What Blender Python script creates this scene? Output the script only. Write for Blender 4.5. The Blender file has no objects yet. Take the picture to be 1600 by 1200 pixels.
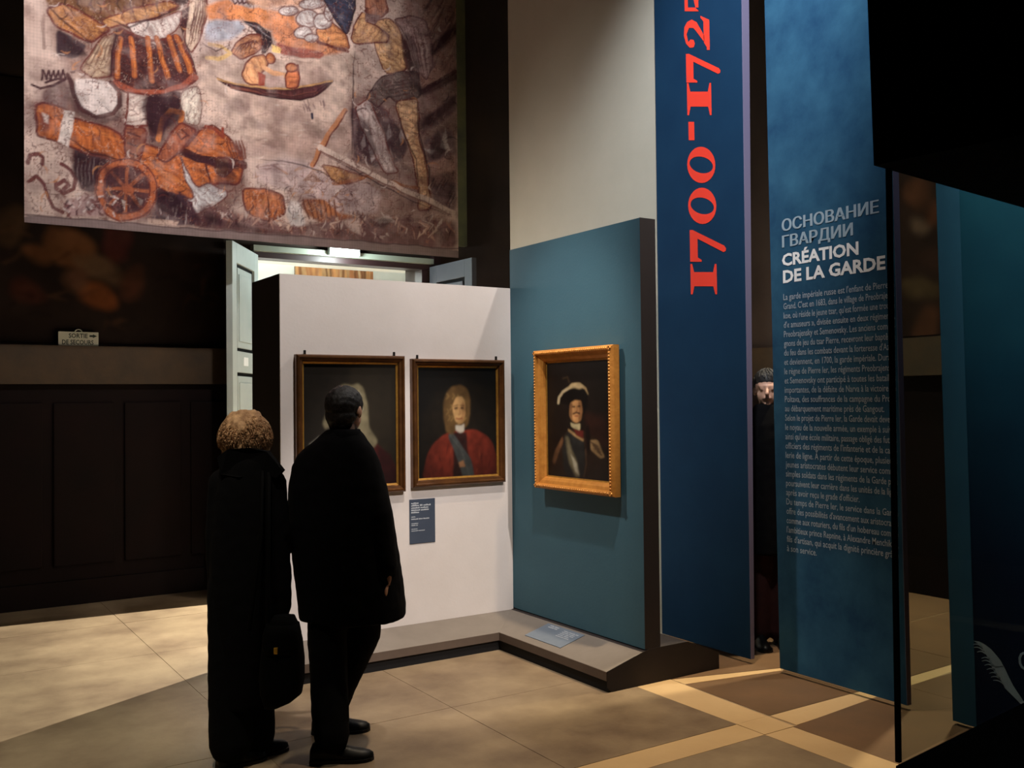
import bpy, bmesh, math, random
import numpy as np
from mathutils import Vector, Matrix, noise as mnoise

random.seed(7)
rng = np.random.default_rng(11)
SC = bpy.context.scene
COL = SC.collection

# ------------------------------------------------------------------ camera
# x runs along the white partition, y away from it towards the back wall
FPX = 1505.23
YAW, PITCH, ROLL = math.radians(32.98), math.radians(0.928), math.radians(-0.58)
FW = np.array([math.sin(YAW) * math.cos(PITCH), math.cos(YAW) * math.cos(PITCH), math.sin(PITCH)])
_r = np.array([math.cos(YAW), -math.sin(YAW), 0.0])
_u = np.cross(_r, FW)
RT = math.cos(ROLL) * _r + math.sin(ROLL) * _u
UP = -math.sin(ROLL) * _r + math.cos(ROLL) * _u
CAM = np.array([0.0, 0.0, 1.65])

cam = bpy.data.cameras.new('camera')
cam.sensor_width = 36.0
cam.sensor_fit = 'HORIZONTAL'
cam.lens = 36.0 * FPX / 1600.0
cam.clip_start = 0.05
cam.clip_end = 100
cam_o = bpy.data.objects.new('camera', cam)
COL.objects.link(cam_o)
m = Matrix.Identity(4)
for i in range(3):
    m[i][0], m[i][1], m[i][2], m[i][3] = RT[i], UP[i], -FW[i], CAM[i]
cam_o.matrix_world = m
SC.camera = cam_o

# ------------------------------------------------------------------ world, exposure, lights
SC.view_settings.view_transform = 'Standard'
SC.view_settings.look = 'None'
SC.view_settings.gamma = 1.0
SC.view_settings.use_curve_mapping = False
SC.view_settings.exposure = 0.0
w = bpy.data.worlds.new('world')
w.use_nodes = True
w.node_tree.nodes['Background'].inputs[0].default_value = (0.02, 0.02, 0.025, 1)
w.node_tree.nodes['Background'].inputs[1].default_value = 0.3
SC.world = w


def lamp(name, kind, loc, target, power, color, size=0.05, cone=60, blend=0.5):
    l = bpy.data.lights.new(name, kind)
    l.energy = power
    l.color = color
    if kind == 'SPOT':
        l.spot_size = math.radians(cone)
        l.spot_blend = blend
        l.shadow_soft_size = size
    elif kind == 'POINT':
        l.shadow_soft_size = size
    elif kind == 'AREA':
        l.shape = 'RECTANGLE'
        l.size, l.size_y = size
    o = bpy.data.objects.new(name, l)
    COL.objects.link(o)
    o.location = loc
    if target is not None:
        o.rotation_euler = (Vector(target) - Vector(loc)).to_track_quat('-Z', 'Y').to_euler()
    return o


lamp('portrait_spot', 'SPOT', (2.5, 3.3, 5.2), (2.9, 5.66, 1.0), 470, (1.0, 0.94, 0.89), 0.06, 44, 0.5)
lamp('wall_fill_spot', 'SPOT', (2.95, 0.3, 4.9), (2.85, 5.66, 0.75), 900, (1.0, 0.94, 0.90), 0.06, 19, 0.6)  # added fill, evens out the lower part of the white partition
lamp('over_wall_spot', 'SPOT', (4.22, 4.75, 4.1), (2.75, 5.66, 1.3), 100, (1.0, 0.92, 0.86), 0.03, 74, 0.6)
lamp('framed_portrait_spot', 'SPOT', (1.55, 5.35, 4.35), (3.667, 4.86, 1.5), 330, (1.0, 0.94, 0.85), 0.03, 36, 0.9)
lamp('floor_pool_spot', 'SPOT', (3.72, 3.75, 6.2), (3.42, 4.2, 0), 1050, (1.0, 0.79, 0.54), 0.08, 41, 1.0)
lamp('tapestry_spot', 'SPOT', (2.0, 3.6, 6.2), (1.75, 7.6, 4.8), 1000, (1.0, 0.93, 0.92), 0.1, 66, 1.0)
lamp('grey_wall_spot', 'SPOT', (2.6, 7.3, 2.55), (4.5, 6.2, 2.85), 88, (1.0, 0.92, 0.83), 0.08, 80, 1.0)
lamp('hair_fill_light', 'SPOT', (0.4, 2.2, 6.2), (1.38, 4.41, 1.62), 400, (1.0, 0.88, 0.74), 0.1, 13, 1.0)  # added lamp with no fixture, brightens the blond hair
lamp('added_left_floor_spot', 'SPOT', (4.9, 7.76, 2.35), (2.3, 7.3, 0.0), 2500, (1.0, 0.94, 0.80), 0.01, 110, 0.3)
lamp('banner_spot', 'SPOT', (2.6, 2.6, 6.4), (4.48, 4.3, 3.7), 1400, (0.88, 0.93, 1.0), 0.1, 46, 1.0)
lamp('banner3_fill_light', 'SPOT', (3.0, 2.5, 6.3), (4.48, 2.2, 3.2), 1700, (0.84, 0.95, 1.0), 0.1, 32, 1.0)  # added lamp, brightens the third banner behind the glass
lamp('banner_edge_spot', 'SPOT', (5.6, 1.2, 5.0), (4.6, 4.0, 2.8), 50, (0.84, 0.78, 1.0), 0.1, 50, 1.0)
lamp('front_floor_spot', 'SPOT', (-0.1, 2.6, 6.3), (0.0, 4.7, 0), 950, (1.0, 0.94, 0.74), 0.2, 36, 1.0)
lamp('side_floor_spot', 'SPOT', (6.5, 3.9, 6.0), (5.6, 4.0, 0), 1200, (1.0, 0.86, 0.58), 0.1, 60, 1.0)
lamp('right_wall_fill', 'SPOT', (5.2, 4.6, 6.6), (7.2, 4.8, 2.9), 650, (1.0, 0.84, 0.62), 0.1, 60, 1.0)  # added lamp so the mural in the banner gap shows
lamp('hall_ceiling_light', 'AREA', (3.7, 11.6, 4.4), (3.7, 13.4, 2.4), 800, (0.95, 1.0, 0.98), (2.4, 1.6))
lamp('exit_lamp_light', 'POINT', (3.62, 8.40, 3.02), None, 30, (0.86, 1.0, 0.97), 0.06)


# ------------------------------------------------------------------ small maths for measured points
def ray(x, y):
    return FW + (x - 800) / FPX * RT - (y - 600) / FPX * UP


def pX(x, y, X):
    d = ray(x, y)
    return CAM + d * (X / d[0])


def pY(x, y, Y):
    d = ray(x, y)
    return CAM + d * (Y / d[1])


def pZ(x, y, Z=0.0):
    d = ray(x, y)
    return CAM + d * ((Z - CAM[2]) / d[2])


def lin(c):
    c = np.asarray(c, float) / 255.0
    return np.where(c <= 0.04045, c / 12.92, ((c + 0.055) / 1.055) ** 2.4)


# ------------------------------------------------------------------ materials
def mat(name, rgb, rough=0.6, var=None, scale=4.0, amount=1.0, metal=0.0, bump=0.0, bscale=60.0, detail=6.0,
        emit=None, spec=0.5, coat=0.0):
    """rgb and var are sRGB 0-255; a noise blends between them."""
    mt = bpy.data.materials.new(name)
    mt.use_nodes = True
    nt = mt.node_tree
    b = nt.nodes['Principled BSDF']
    c1 = tuple(lin(rgb)) + (1,)
    b.inputs['Base Color'].default_value = c1
    b.inputs['Roughness'].default_value = rough
    b.inputs['Metallic'].default_value = metal
    b.inputs['Specular IOR Level'].default_value = spec
    b.inputs['Coat Weight'].default_value = coat
    tc = nt.nodes.new('ShaderNodeTexCoord')
    if var is not None:
        n = nt.nodes.new('ShaderNodeTexNoise')
        n.inputs['Scale'].default_value = scale
        n.inputs['Detail'].default_value = detail
        n.inputs['Roughness'].default_value = 0.62
        r = nt.nodes.new('ShaderNodeValToRGB')
        r.color_ramp.elements[0].position = 0.5 - 0.22 * amount
        r.color_ramp.elements[1].position = 0.5 + 0.22 * amount
        r.color_ramp.elements[0].color = c1
        r.color_ramp.elements[1].color = tuple(lin(var)) + (1,)
        nt.links.new(tc.outputs['Object'], n.inputs['Vector'])
        nt.links.new(n.outputs['Fac'], r.inputs['Fac'])
        nt.links.new(r.outputs['Color'], b.inputs['Base Color'])
    if bump:
        n2 = nt.nodes.new('ShaderNodeTexNoise')
        n2.inputs['Scale'].default_value = bscale
        n2.inputs['Detail'].default_value = 4
        bp = nt.nodes.new('ShaderNodeBump')
        bp.inputs['Strength'].default_value = bump
        bp.inputs['Distance'].default_value = 0.01
        nt.links.new(tc.outputs['Object'], n2.inputs['Vector'])
        nt.links.new(n2.outputs['Fac'], bp.inputs['Height'])
        nt.links.new(bp.outputs['Normal'], b.inputs['Normal'])
    if emit:
        b.inputs['Emission Color'].default_value = tuple(lin(emit[0])) + (1,)
        b.inputs['Emission Strength'].default_value = emit[1]
    return mt


def paint_mat(name, rough=0.6, weave=0.0, spec=0.3):
    mt = bpy.data.materials.new(name)
    mt.use_nodes = True
    nt = mt.node_tree
    b = nt.nodes['Principled BSDF']
    b.inputs['Roughness'].default_value = rough
    b.inputs['Specular IOR Level'].default_value = spec
    a = nt.nodes.new('ShaderNodeAttribute')
    a.attribute_name = 'paint'
    nt.links.new(a.outputs['Color'], b.inputs['Base Color'])
    tc = nt.nodes.new('ShaderNodeTexCoord')
    n2 = nt.nodes.new('ShaderNodeTexNoise')
    n2.inputs['Scale'].default_value = 180
    bp = nt.nodes.new('ShaderNodeBump')
    bp.inputs['Strength'].default_value = 0.1 + weave
    bp.inputs['Distance'].default_value = 0.003
    nt.links.new(tc.outputs['Object'], n2.inputs['Vector'])
    nt.links.new(n2.outputs['Fac'], bp.inputs['Height'])
    nt.links.new(bp.outputs['Normal'], b.inputs['Normal'])
    return mt


def glass_mat():
    mt = bpy.data.materials.new('tinted_case_glass')
    mt.use_nodes = True
    nt = mt.node_tree
    for n in list(nt.nodes):
        if n.type != 'OUTPUT_MATERIAL':
            nt.nodes.remove(n)
    out = [n for n in nt.nodes if n.type == 'OUTPUT_MATERIAL'][0]
    t = nt.nodes.new('ShaderNodeBsdfTransparent')
    t.inputs['Color'].default_value = (0.885, 0.91, 0.90, 1)
    g = nt.nodes.new('ShaderNodeBsdfGlossy')
    g.inputs['Roughness'].default_value = 0.02
    mx = nt.nodes.new('ShaderNodeMixShader')
    mx.inputs[0].default_value = 0.025
    nt.links.new(t.outputs[0], mx.inputs[1])
    nt.links.new(g.outputs[0], mx.inputs[2])
    nt.links.new(mx.outputs[0], out.inputs['Surface'])
    return mt


M = dict(
    white=mat('white_partition_paint', (226, 216, 210), 0.85, (218, 207, 200), 3, bump=0.05),
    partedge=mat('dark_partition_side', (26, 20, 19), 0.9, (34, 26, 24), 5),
    blue=mat('teal_blue_paint', (56, 95, 109), 0.75, (51, 88, 103), 2.0, bump=0.06),
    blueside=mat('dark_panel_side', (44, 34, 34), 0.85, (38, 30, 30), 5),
    grey=mat('grey_beige_paint', (176, 171, 157), 0.85, (168, 163, 149), 2.0, bump=0.05),
    plinth=mat('plinth_grey_brown', (128, 118, 108), 0.7, (120, 110, 100), 8),
    plinthdark=mat('plinth_dark_end', (38, 28, 28), 0.8, (30, 22, 22), 8),
    toe=mat('plinth_toe_shade', (14, 11, 11), 0.9),
    wallback=mat('dark_hall_wall', (66, 52, 44), 0.9, (46, 36, 31), 1.4, bump=0.1),
    hall=mat('white_hall_wall', (232, 234, 230), 0.85, (224, 227, 222), 3),
    wood=mat('dark_red_wainscot', (22, 12, 10), 0.8, (15, 9, 8), 3.5, bump=0.05, spec=0.1),
    ledge=mat('ochre_stone_ledge', (68, 50, 28), 0.85, (48, 37, 23), 5, bump=0.1),
    ceil=mat('dark_ceiling', (40, 34, 30), 0.9, (34, 28, 26), 2),
    joint=mat('floor_joint_stone', (168, 142, 110), 0.8, (150, 126, 98), 6),
    slab=mat('brown_stone_slab', (168, 147, 118), 0.5, (112, 92, 73), 1.5, 0.85, bump=0.05, spec=0.35),
    slabdark=mat('shaded_stone_slab', (126, 96, 68), 0.5, (98, 76, 56), 2.2, 1.3, bump=0.05, spec=0.35),
    band=mat('pale_floor_band', (216, 184, 138), 0.5, (200, 166, 122), 2.5, 1.2, bump=0.05, spec=0.35),
    doorpaint=mat('grey_green_door_paint', (176, 186, 184), 0.5, (166, 177, 175), 6),
    doorshade=mat('shaded_door_paint', (74, 76, 86), 0.6, (66, 69, 78), 6),  # door paint darkened to carry the shade on the right leaf
    doorgroove=mat('door_groove_dark', (9, 9, 11), 0.8, spec=0.1),
    plate=mat('white_plate', (240, 242, 242), 0.4),
    beam=mat('grey_door_beam', (150, 158, 146), 0.5, (138, 146, 136), 4),
    beamdark=mat('dark_red_brown_lacquer', (40, 20, 22), 0.5),
    lampbody=mat('lamp_housing', (200, 206, 204), 0.4),
    lampglow=mat('lamp_lens', (240, 255, 250), 0.3, emit=((225, 255, 248), 5.0)),
    olive=mat('mottled_olive_gilding', (120, 116, 74), 0.7, (66, 72, 62), 3.5, 1.2, bump=0.1),
    banner=mat('deep_blue_banner', (24, 55, 82), 0.8, (19, 47, 74), 2.2, bump=0.03, spec=0.06),
    banner2=mat('washed_blue_banner', (22, 54, 86), 0.8, (54, 98, 124), 3.2, 1.25, bump=0.03, spec=0.06),
    banner3=mat('dim_teal_banner', (40, 86, 100), 0.8, (22, 56, 84), 1.6, 1.3, bump=0.03, spec=0.06),
    plate2=mat('pale_label_plate', (118, 128, 140), 0.6, (108, 118, 132), 10),
    lip=mat('plinth_lip_brown', (100, 84, 72), 0.7, (90, 75, 64), 8),
    bannerstrip=mat('pale_teal_stripe', (42, 84, 102), 0.8, (36, 74, 94), 3, spec=0.2),
    banneredge=mat('lavender_grey_edge', (112, 105, 132), 0.8),
    red=mat('red_print', (232, 62, 44), 0.8, spec=0.2),
    textgrey=mat('pale_grey_print', (150, 168, 182), 0.8, spec=0.2),
    textwhite=mat('white_print', (238, 238, 240), 0.8, spec=0.2),
    textbody=mat('off_white_print', (158, 170, 184), 0.8, spec=0.2),
    feather=mat('grey_print', (150, 158, 160), 0.8, spec=0.2),
    label=mat('slate_label', (66, 74, 90), 0.6, (58, 68, 84), 10),
    labeltext=mat('label_print', (186, 190, 196), 0.7),
    brown=mat('brown_frame_wood', (112, 72, 38), 0.28, (78, 48, 26), 12, bump=0.1, metal=0.5),
    gilt=mat('gilt_slip', (190, 140, 60), 0.35, (150, 104, 44), 30, metal=0.6),
    gold=mat('gold_frame', (214, 146, 66), 0.4, (186, 118, 48), 22, metal=0.35, bump=0.15),
    iron=mat('dark_iron', (34, 28, 24), 0.5, metal=0.5),
    canvas=paint_mat('painted_canvas', 0.45),
    tapestry=paint_mat('printed_cloth', 0.85, 0.1, 0.1),
    mural=paint_mat('old_mural_paint', 0.85, 0.2, 0.1),
    black=mat('black_lacquer', (4, 4, 4), 0.8, spec=0.05),
    post=mat('black_post', (8, 8, 9), 0.6, spec=0.2),
    glass=glass_mat(),
    cloth=mat('black_wool', (9, 8, 9), 0.95, (6, 5, 6), 30, bump=0.2, bscale=300, spec=0.1),
    cloth2=mat('black_trouser_cloth', (10, 9, 10), 0.9, (7, 6, 7), 30, spec=0.1),
    leather=mat('black_leather', (9, 8, 8), 0.45, bump=0.05, spec=0.25),
    softbag=mat('black_soft_leather', (6, 5, 5), 0.8, bump=0.08, spec=0.08),
    skin=mat('skin', (206, 158, 132), 0.55, (196, 146, 120), 14),
    blond=mat('blond_hair', (226, 182, 136), 0.7, (136, 96, 66), 26, 0.9, bump=0.3, bscale=160, spec=0.2),
    darkhair=mat('dark_hair', (20, 15, 13), 0.6, (32, 25, 21), 60, bump=0.3, bscale=220),
    brass=mat('brass', (240, 180, 70), 0.25, metal=0.6),
    maroon=mat('maroon_trouser_cloth', (62, 34, 30), 0.9, (48, 28, 26), 12, spec=0.1),
    signboard=mat('sign_board', (206, 206, 190), 0.6, (194, 196, 180), 6),
    signtext=mat('sign_print', (28, 44, 32), 0.6),
)


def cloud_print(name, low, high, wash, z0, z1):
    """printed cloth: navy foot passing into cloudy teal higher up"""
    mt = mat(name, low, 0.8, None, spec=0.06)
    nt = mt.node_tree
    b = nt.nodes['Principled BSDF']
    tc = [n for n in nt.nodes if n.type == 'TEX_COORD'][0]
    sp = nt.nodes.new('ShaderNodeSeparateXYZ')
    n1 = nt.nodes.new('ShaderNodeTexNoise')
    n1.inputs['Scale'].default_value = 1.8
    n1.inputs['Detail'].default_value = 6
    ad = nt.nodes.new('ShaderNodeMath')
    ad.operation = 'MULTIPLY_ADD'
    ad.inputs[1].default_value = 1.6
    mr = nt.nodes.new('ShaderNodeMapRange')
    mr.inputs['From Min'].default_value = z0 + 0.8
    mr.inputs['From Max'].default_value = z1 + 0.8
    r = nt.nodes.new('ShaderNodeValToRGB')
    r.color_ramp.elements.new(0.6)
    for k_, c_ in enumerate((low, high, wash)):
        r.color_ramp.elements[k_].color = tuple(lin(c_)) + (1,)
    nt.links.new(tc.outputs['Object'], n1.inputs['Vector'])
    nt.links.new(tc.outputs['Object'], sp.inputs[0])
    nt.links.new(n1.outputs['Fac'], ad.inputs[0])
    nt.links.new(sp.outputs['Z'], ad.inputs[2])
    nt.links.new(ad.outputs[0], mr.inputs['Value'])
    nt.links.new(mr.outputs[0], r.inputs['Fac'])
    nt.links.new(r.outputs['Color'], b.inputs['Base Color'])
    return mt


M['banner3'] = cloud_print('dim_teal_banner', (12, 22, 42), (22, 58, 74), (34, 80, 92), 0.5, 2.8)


# ------------------------------------------------------------------ mesh helpers
def link(name, verts, faces, material, parent=None, smooth=False, shift=None):
    me = bpy.data.meshes.new(name)
    s = np.zeros(3) if shift is None else np.asarray(shift, float)
    me.from_pydata([tuple(np.asarray(v, float) - s) for v in verts], [], [tuple(f) for f in faces])
    me.update()
    return link_mesh(name, me, material, parent, smooth)


def link_mesh(name, me, material, parent=None, smooth=False):
    o = bpy.data.objects.new(name, me)
    COL.objects.link(o)
    if material is not None:
        me.materials.append(material)
    if smooth:
        me.polygons.foreach_set('use_smooth', [True] * len(me.polygons))
    if parent is not None:
        o.parent = parent
    return o


class B:
    """collects shapes for ONE mesh"""

    def __init__(self):
        self.v, self.f = [], []

    def add(self, verts, faces):
        n = len(self.v)
        self.v += [tuple(map(float, p)) for p in verts]
        self.f += [tuple(i + n for i in f) for f in faces]
        return self

    def box(self, a, b):
        (x0, y0, z0), (x1, y1, z1) = a, b
        vs = [(x, y, z) for z in (z0, z1) for y in (y0, y1) for x in (x0, x1)]
        return self.add(vs, [(0, 2, 3, 1), (4, 5, 7, 6), (0, 1, 5, 4), (2, 6, 7, 3), (0, 4, 6, 2), (1, 3, 7, 5)])

    def prism(self, poly, vec):
        """poly: list of 3-D points (planar), pushed along vec"""
        p = [np.asarray(q, float) for q in poly]
        v = np.asarray(vec, float)
        n = len(p)
        nrm = sum((np.cross(p[i] - p[0], p[(i + 1) % n] - p[0]) for i in range(1, n)), np.zeros(3))
        if nrm @ v > 0:
            p = p[::-1]
        vs = p + [q + v for q in p]
        fs = [tuple(range(n)), tuple(range(2 * n - 1, n - 1, -1))]
        fs += [(i, i + n, (i + 1) % n + n, (i + 1) % n) for i in range(n)]
        return self.add(vs, fs)

    def flat(self, poly):
        return self.add(poly, [tuple(range(len(poly)))])

    def obox(self, c, ax, ay, az):
        c, ax, ay, az = map(np.asarray, (c, ax, ay, az))
        vs = [c + i * ax + j * ay + k * az for k in (-1, 1) for j in (-1, 1) for i in (-1, 1)]
        return self.add(vs, [(0, 2, 3, 1), (4, 5, 7, 6), (0, 1, 5, 4), (2, 6, 7, 3), (0, 4, 6, 2), (1, 3, 7, 5)])

    def rings(self, rings, cap=True):
        """list of equal-length point rings lofted together"""
        n = len(rings[0])
        vs = [p for r in rings for p in r]
        fs = []
        for k in range(len(rings) - 1):
            for i in range(n):
                j = (i + 1) % n
                fs.append((k * n + i, k * n + j, (k + 1) * n + j, (k + 1) * n + i))
        if cap:
            fs.append(tuple(range(n - 1, -1, -1)))
            fs.append(tuple((len(rings) - 1) * n + i for i in range(n)))
        return self.add(vs, fs)

    def tube(self, pts, rads, n=10, squash=None):
        """tapered tube along a path; rounded ends"""
        pts = [np.asarray(p, float) for p in pts]
        t0 = pts[1] - pts[0]
        t1 = pts[-1] - pts[-2]
        t0 /= np.linalg.norm(t0)
        t1 /= np.linalg.norm(t1)
        P, R = [], []
        for a in (85, 60, 30):
            P.append(pts[0] - t0 * rads[0] * math.sin(math.radians(a)))
            R.append(rads[0] * math.cos(math.radians(a)))
        P += pts
        R += list(rads)
        for a in (30, 60, 85):
            P.append(pts[-1] + t1 * rads[-1] * math.sin(math.radians(a)))
            R.append(rads[-1] * math.cos(math.radians(a)))
        ref = np.array([0.31, 0.17, 0.93]) if abs(t0[2]) < 0.9 else np.array([0.93, 0.2, 0.1])
        rings = []
        for i, (p, r) in enumerate(zip(P, R)):
            t = P[min(i + 1, len(P) - 1)] - P[max(i - 1, 0)]
            t = t / (np.linalg.norm(t) + 1e-9)
            a = np.cross(t, ref)
            a /= np.linalg.norm(a)
            b = np.cross(t, a)
            rings.append([p + r * (math.cos(q) * a + math.sin(q) * b) for q in np.arange(n) * 2 * math.pi / n])
        return self.rings(rings)

    def ball(self, c, rx, ry, rz, ax=None, n=16, m_=10):
        c = np.asarray(c, float)
        A = np.eye(3) if ax is None else np.asarray(ax, float)
        rings = []
        for k in range(m_ + 1):
            th = math.pi * (k + 0.02 if k == 0 else k - 0.02 if k == m_ else k) / m_
            rings.append([c + A[0] * rx * math.sin(th) * math.cos(p) + A[1] * ry * math.sin(th) * math.sin(p) - A[2] * rz * math.cos(th)
                          for p in np.arange(n) * 2 * math.pi / n])
        return self.rings(rings)

    def done(self, name, material, parent=None, smooth=False, shift=None):
        return link(name, self.v, self.f, material, parent, smooth, shift)


def bevel(o, width=0.003, seg=2):
    bm = bmesh.new()
    bm.from_mesh(o.data)
    bmesh.ops.bevel(bm, geom=[e for e in bm.edges], offset=width, segments=seg, affect='EDGES', profile=0.6)
    bm.to_mesh(o.data)
    bm.free()
    return o


def tag(o, label, cat, group=None, kind=None):
    o['label'] = label
    o['category'] = cat
    if group:
        o['group'] = group
    if kind:
        o['kind'] = kind
    return o


def thing(name, loc, label, cat, group=None):
    o = bpy.data.objects.new(name, None)
    o.empty_display_size = 0.1
    COL.objects.link(o)
    o.location = loc
    return tag(o, label, cat, group)


def remesh(name, b, voxel, material, parent, shift, smooth_it=3, displace=None):
    """union of overlapping closed shapes into one continuous surface"""
    tmp = b.done('tmp', None)
    md = tmp.modifiers.new('r', 'REMESH')
    md.mode = 'VOXEL'
    md.voxel_size = voxel
    if smooth_it:
        sm = tmp.modifiers.new('s', 'SMOOTH')
        sm.factor = 0.5
        sm.iterations = smooth_it
    dg = bpy.context.evaluated_depsgraph_get()
    me = bpy.data.meshes.new_from_object(tmp.evaluated_get(dg))
    bpy.data.objects.remove(tmp)
    me.name = name
    co = np.zeros(len(me.vertices) * 3)
    me.vertices.foreach_get('co', co)
    co = co.reshape(-1, 3)
    if displace:
        nr = np.zeros(len(me.vertices) * 3)
        me.vertices.foreach_get('normal', nr)
        nr = nr.reshape(-1, 3)
        co = co + nr * np.array([displace(Vector(p)) for p in co])[:, None]
    co = co - np.asarray(shift, float)
    me.vertices.foreach_set('co', co.ravel())
    me.update()
    me.materials.clear()
    return link_mesh(name, me, material, parent, True)


# text as meshes -----------------------------------------------------
def text_mesh(s, bold=0.0, res=2):
    cu = bpy.data.curves.new('t', 'FONT')
    cu.body = s
    cu.size = 1.0
    cu.resolution_u = res
    cu.offset = bold
    o = bpy.data.objects.new('t', cu)
    COL.objects.link(o)
    dg = bpy.context.evaluated_depsgraph_get()
    me = bpy.data.meshes.new_from_object(o.evaluated_get(dg))
    v = np.zeros(len(me.vertices) * 3)
    me.vertices.foreach_get('co', v)
    v = v.reshape(-1, 3)[:, :2]
    f = [tuple(p.vertices) for p in me.polygons]
    bpy.data.objects.remove(o)
    bpy.data.curves.remove(cu)
    bpy.data.meshes.remove(me)
    return v, f


CAPH = None


def cap_height():
    global CAPH
    if CAPH is None:
        v, _ = text_mesh('H')
        CAPH = v[:, 1].max()
    return CAPH


def put_text(b, s, origin, ex, ey, cap, width=None, bold=0.0):
    """adds flat lettering to collector b: origin = left end of the baseline"""
    v, f = text_mesh(s, bold)
    if len(v) == 0:
        return
    x0, x1 = v[:, 0].min(), v[:, 0].max()
    sy = cap / cap_height()
    sx = sy if width is None else width / (x1 - x0)
    o, ex, ey = map(lambda q: np.asarray(q, float), (origin, ex, ey))
    b.add([o + ex * (p[0] - x0) * sx + ey * p[1] * sy for p in v], f)


def greek(b, origin, ex, ey, h, words):
    """unreadably small print: one little bar per word, of uneven height"""
    o, ex, ey = map(lambda q: np.asarray(q, float), (origin, ex, ey))
    x = 0.0
    for wd in words:
        n = max(2, int(wd / (h * 0.8)))
        for k in range(n):
            hh = h * random.uniform(0.65, 1.0)
            a, c = x + wd * k / n, x + wd * (k + 0.82) / n
            b.flat([o + ex * a, o + ex * c, o + ex * c + ey * hh, o + ex * a + ey * hh])
        x += wd + h * 0.5


# ------------------------------------------------------------------ painter for flat prints
def vnoise(h, w_, cells, octaves=4, seed=0):
    r = np.random.default_rng(seed)
    out = np.zeros((h, w_))
    amp, tot = 1.0, 0.0
    for o in range(octaves):
        c = cells * 2 ** o
        gy, gx = max(2, int(c * h / w_) + 2), c + 2
        g = r.random((gy, gx))
        y = np.linspace(0, gy - 1.001, h)
        x = np.linspace(0, gx - 1.001, w_)
        yi, xi = y.astype(int), x.astype(int)
        fy, fx = (y - yi)[:, None], (x - xi)[None, :]
        fy, fx = fy * fy * (3 - 2 * fy), fx * fx * (3 - 2 * fx)
        v = (g[yi][:, xi] * (1 - fx) + g[yi][:, xi + 1] * fx) * (1 - fy) + (g[yi + 1][:, xi] * (1 - fx) + g[yi + 1][:, xi + 1] * fx) * fy
        out += v * amp
        tot += amp
        amp *= 0.55
    return out / tot


def sm(pts, n=3, k=0.75):
    """closed corner-cutting for round letters"""
    p = [np.array(q, float) for q in pts]
    for _ in range(n):
        q = []
        for i in range(len(p)):
            a, c = p[i], p[(i + 1) % len(p)]
            q += [a * k + c * (1 - k), a * (1 - k) + c * k]
        p = q
    return [tuple(q) for q in p]


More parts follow.
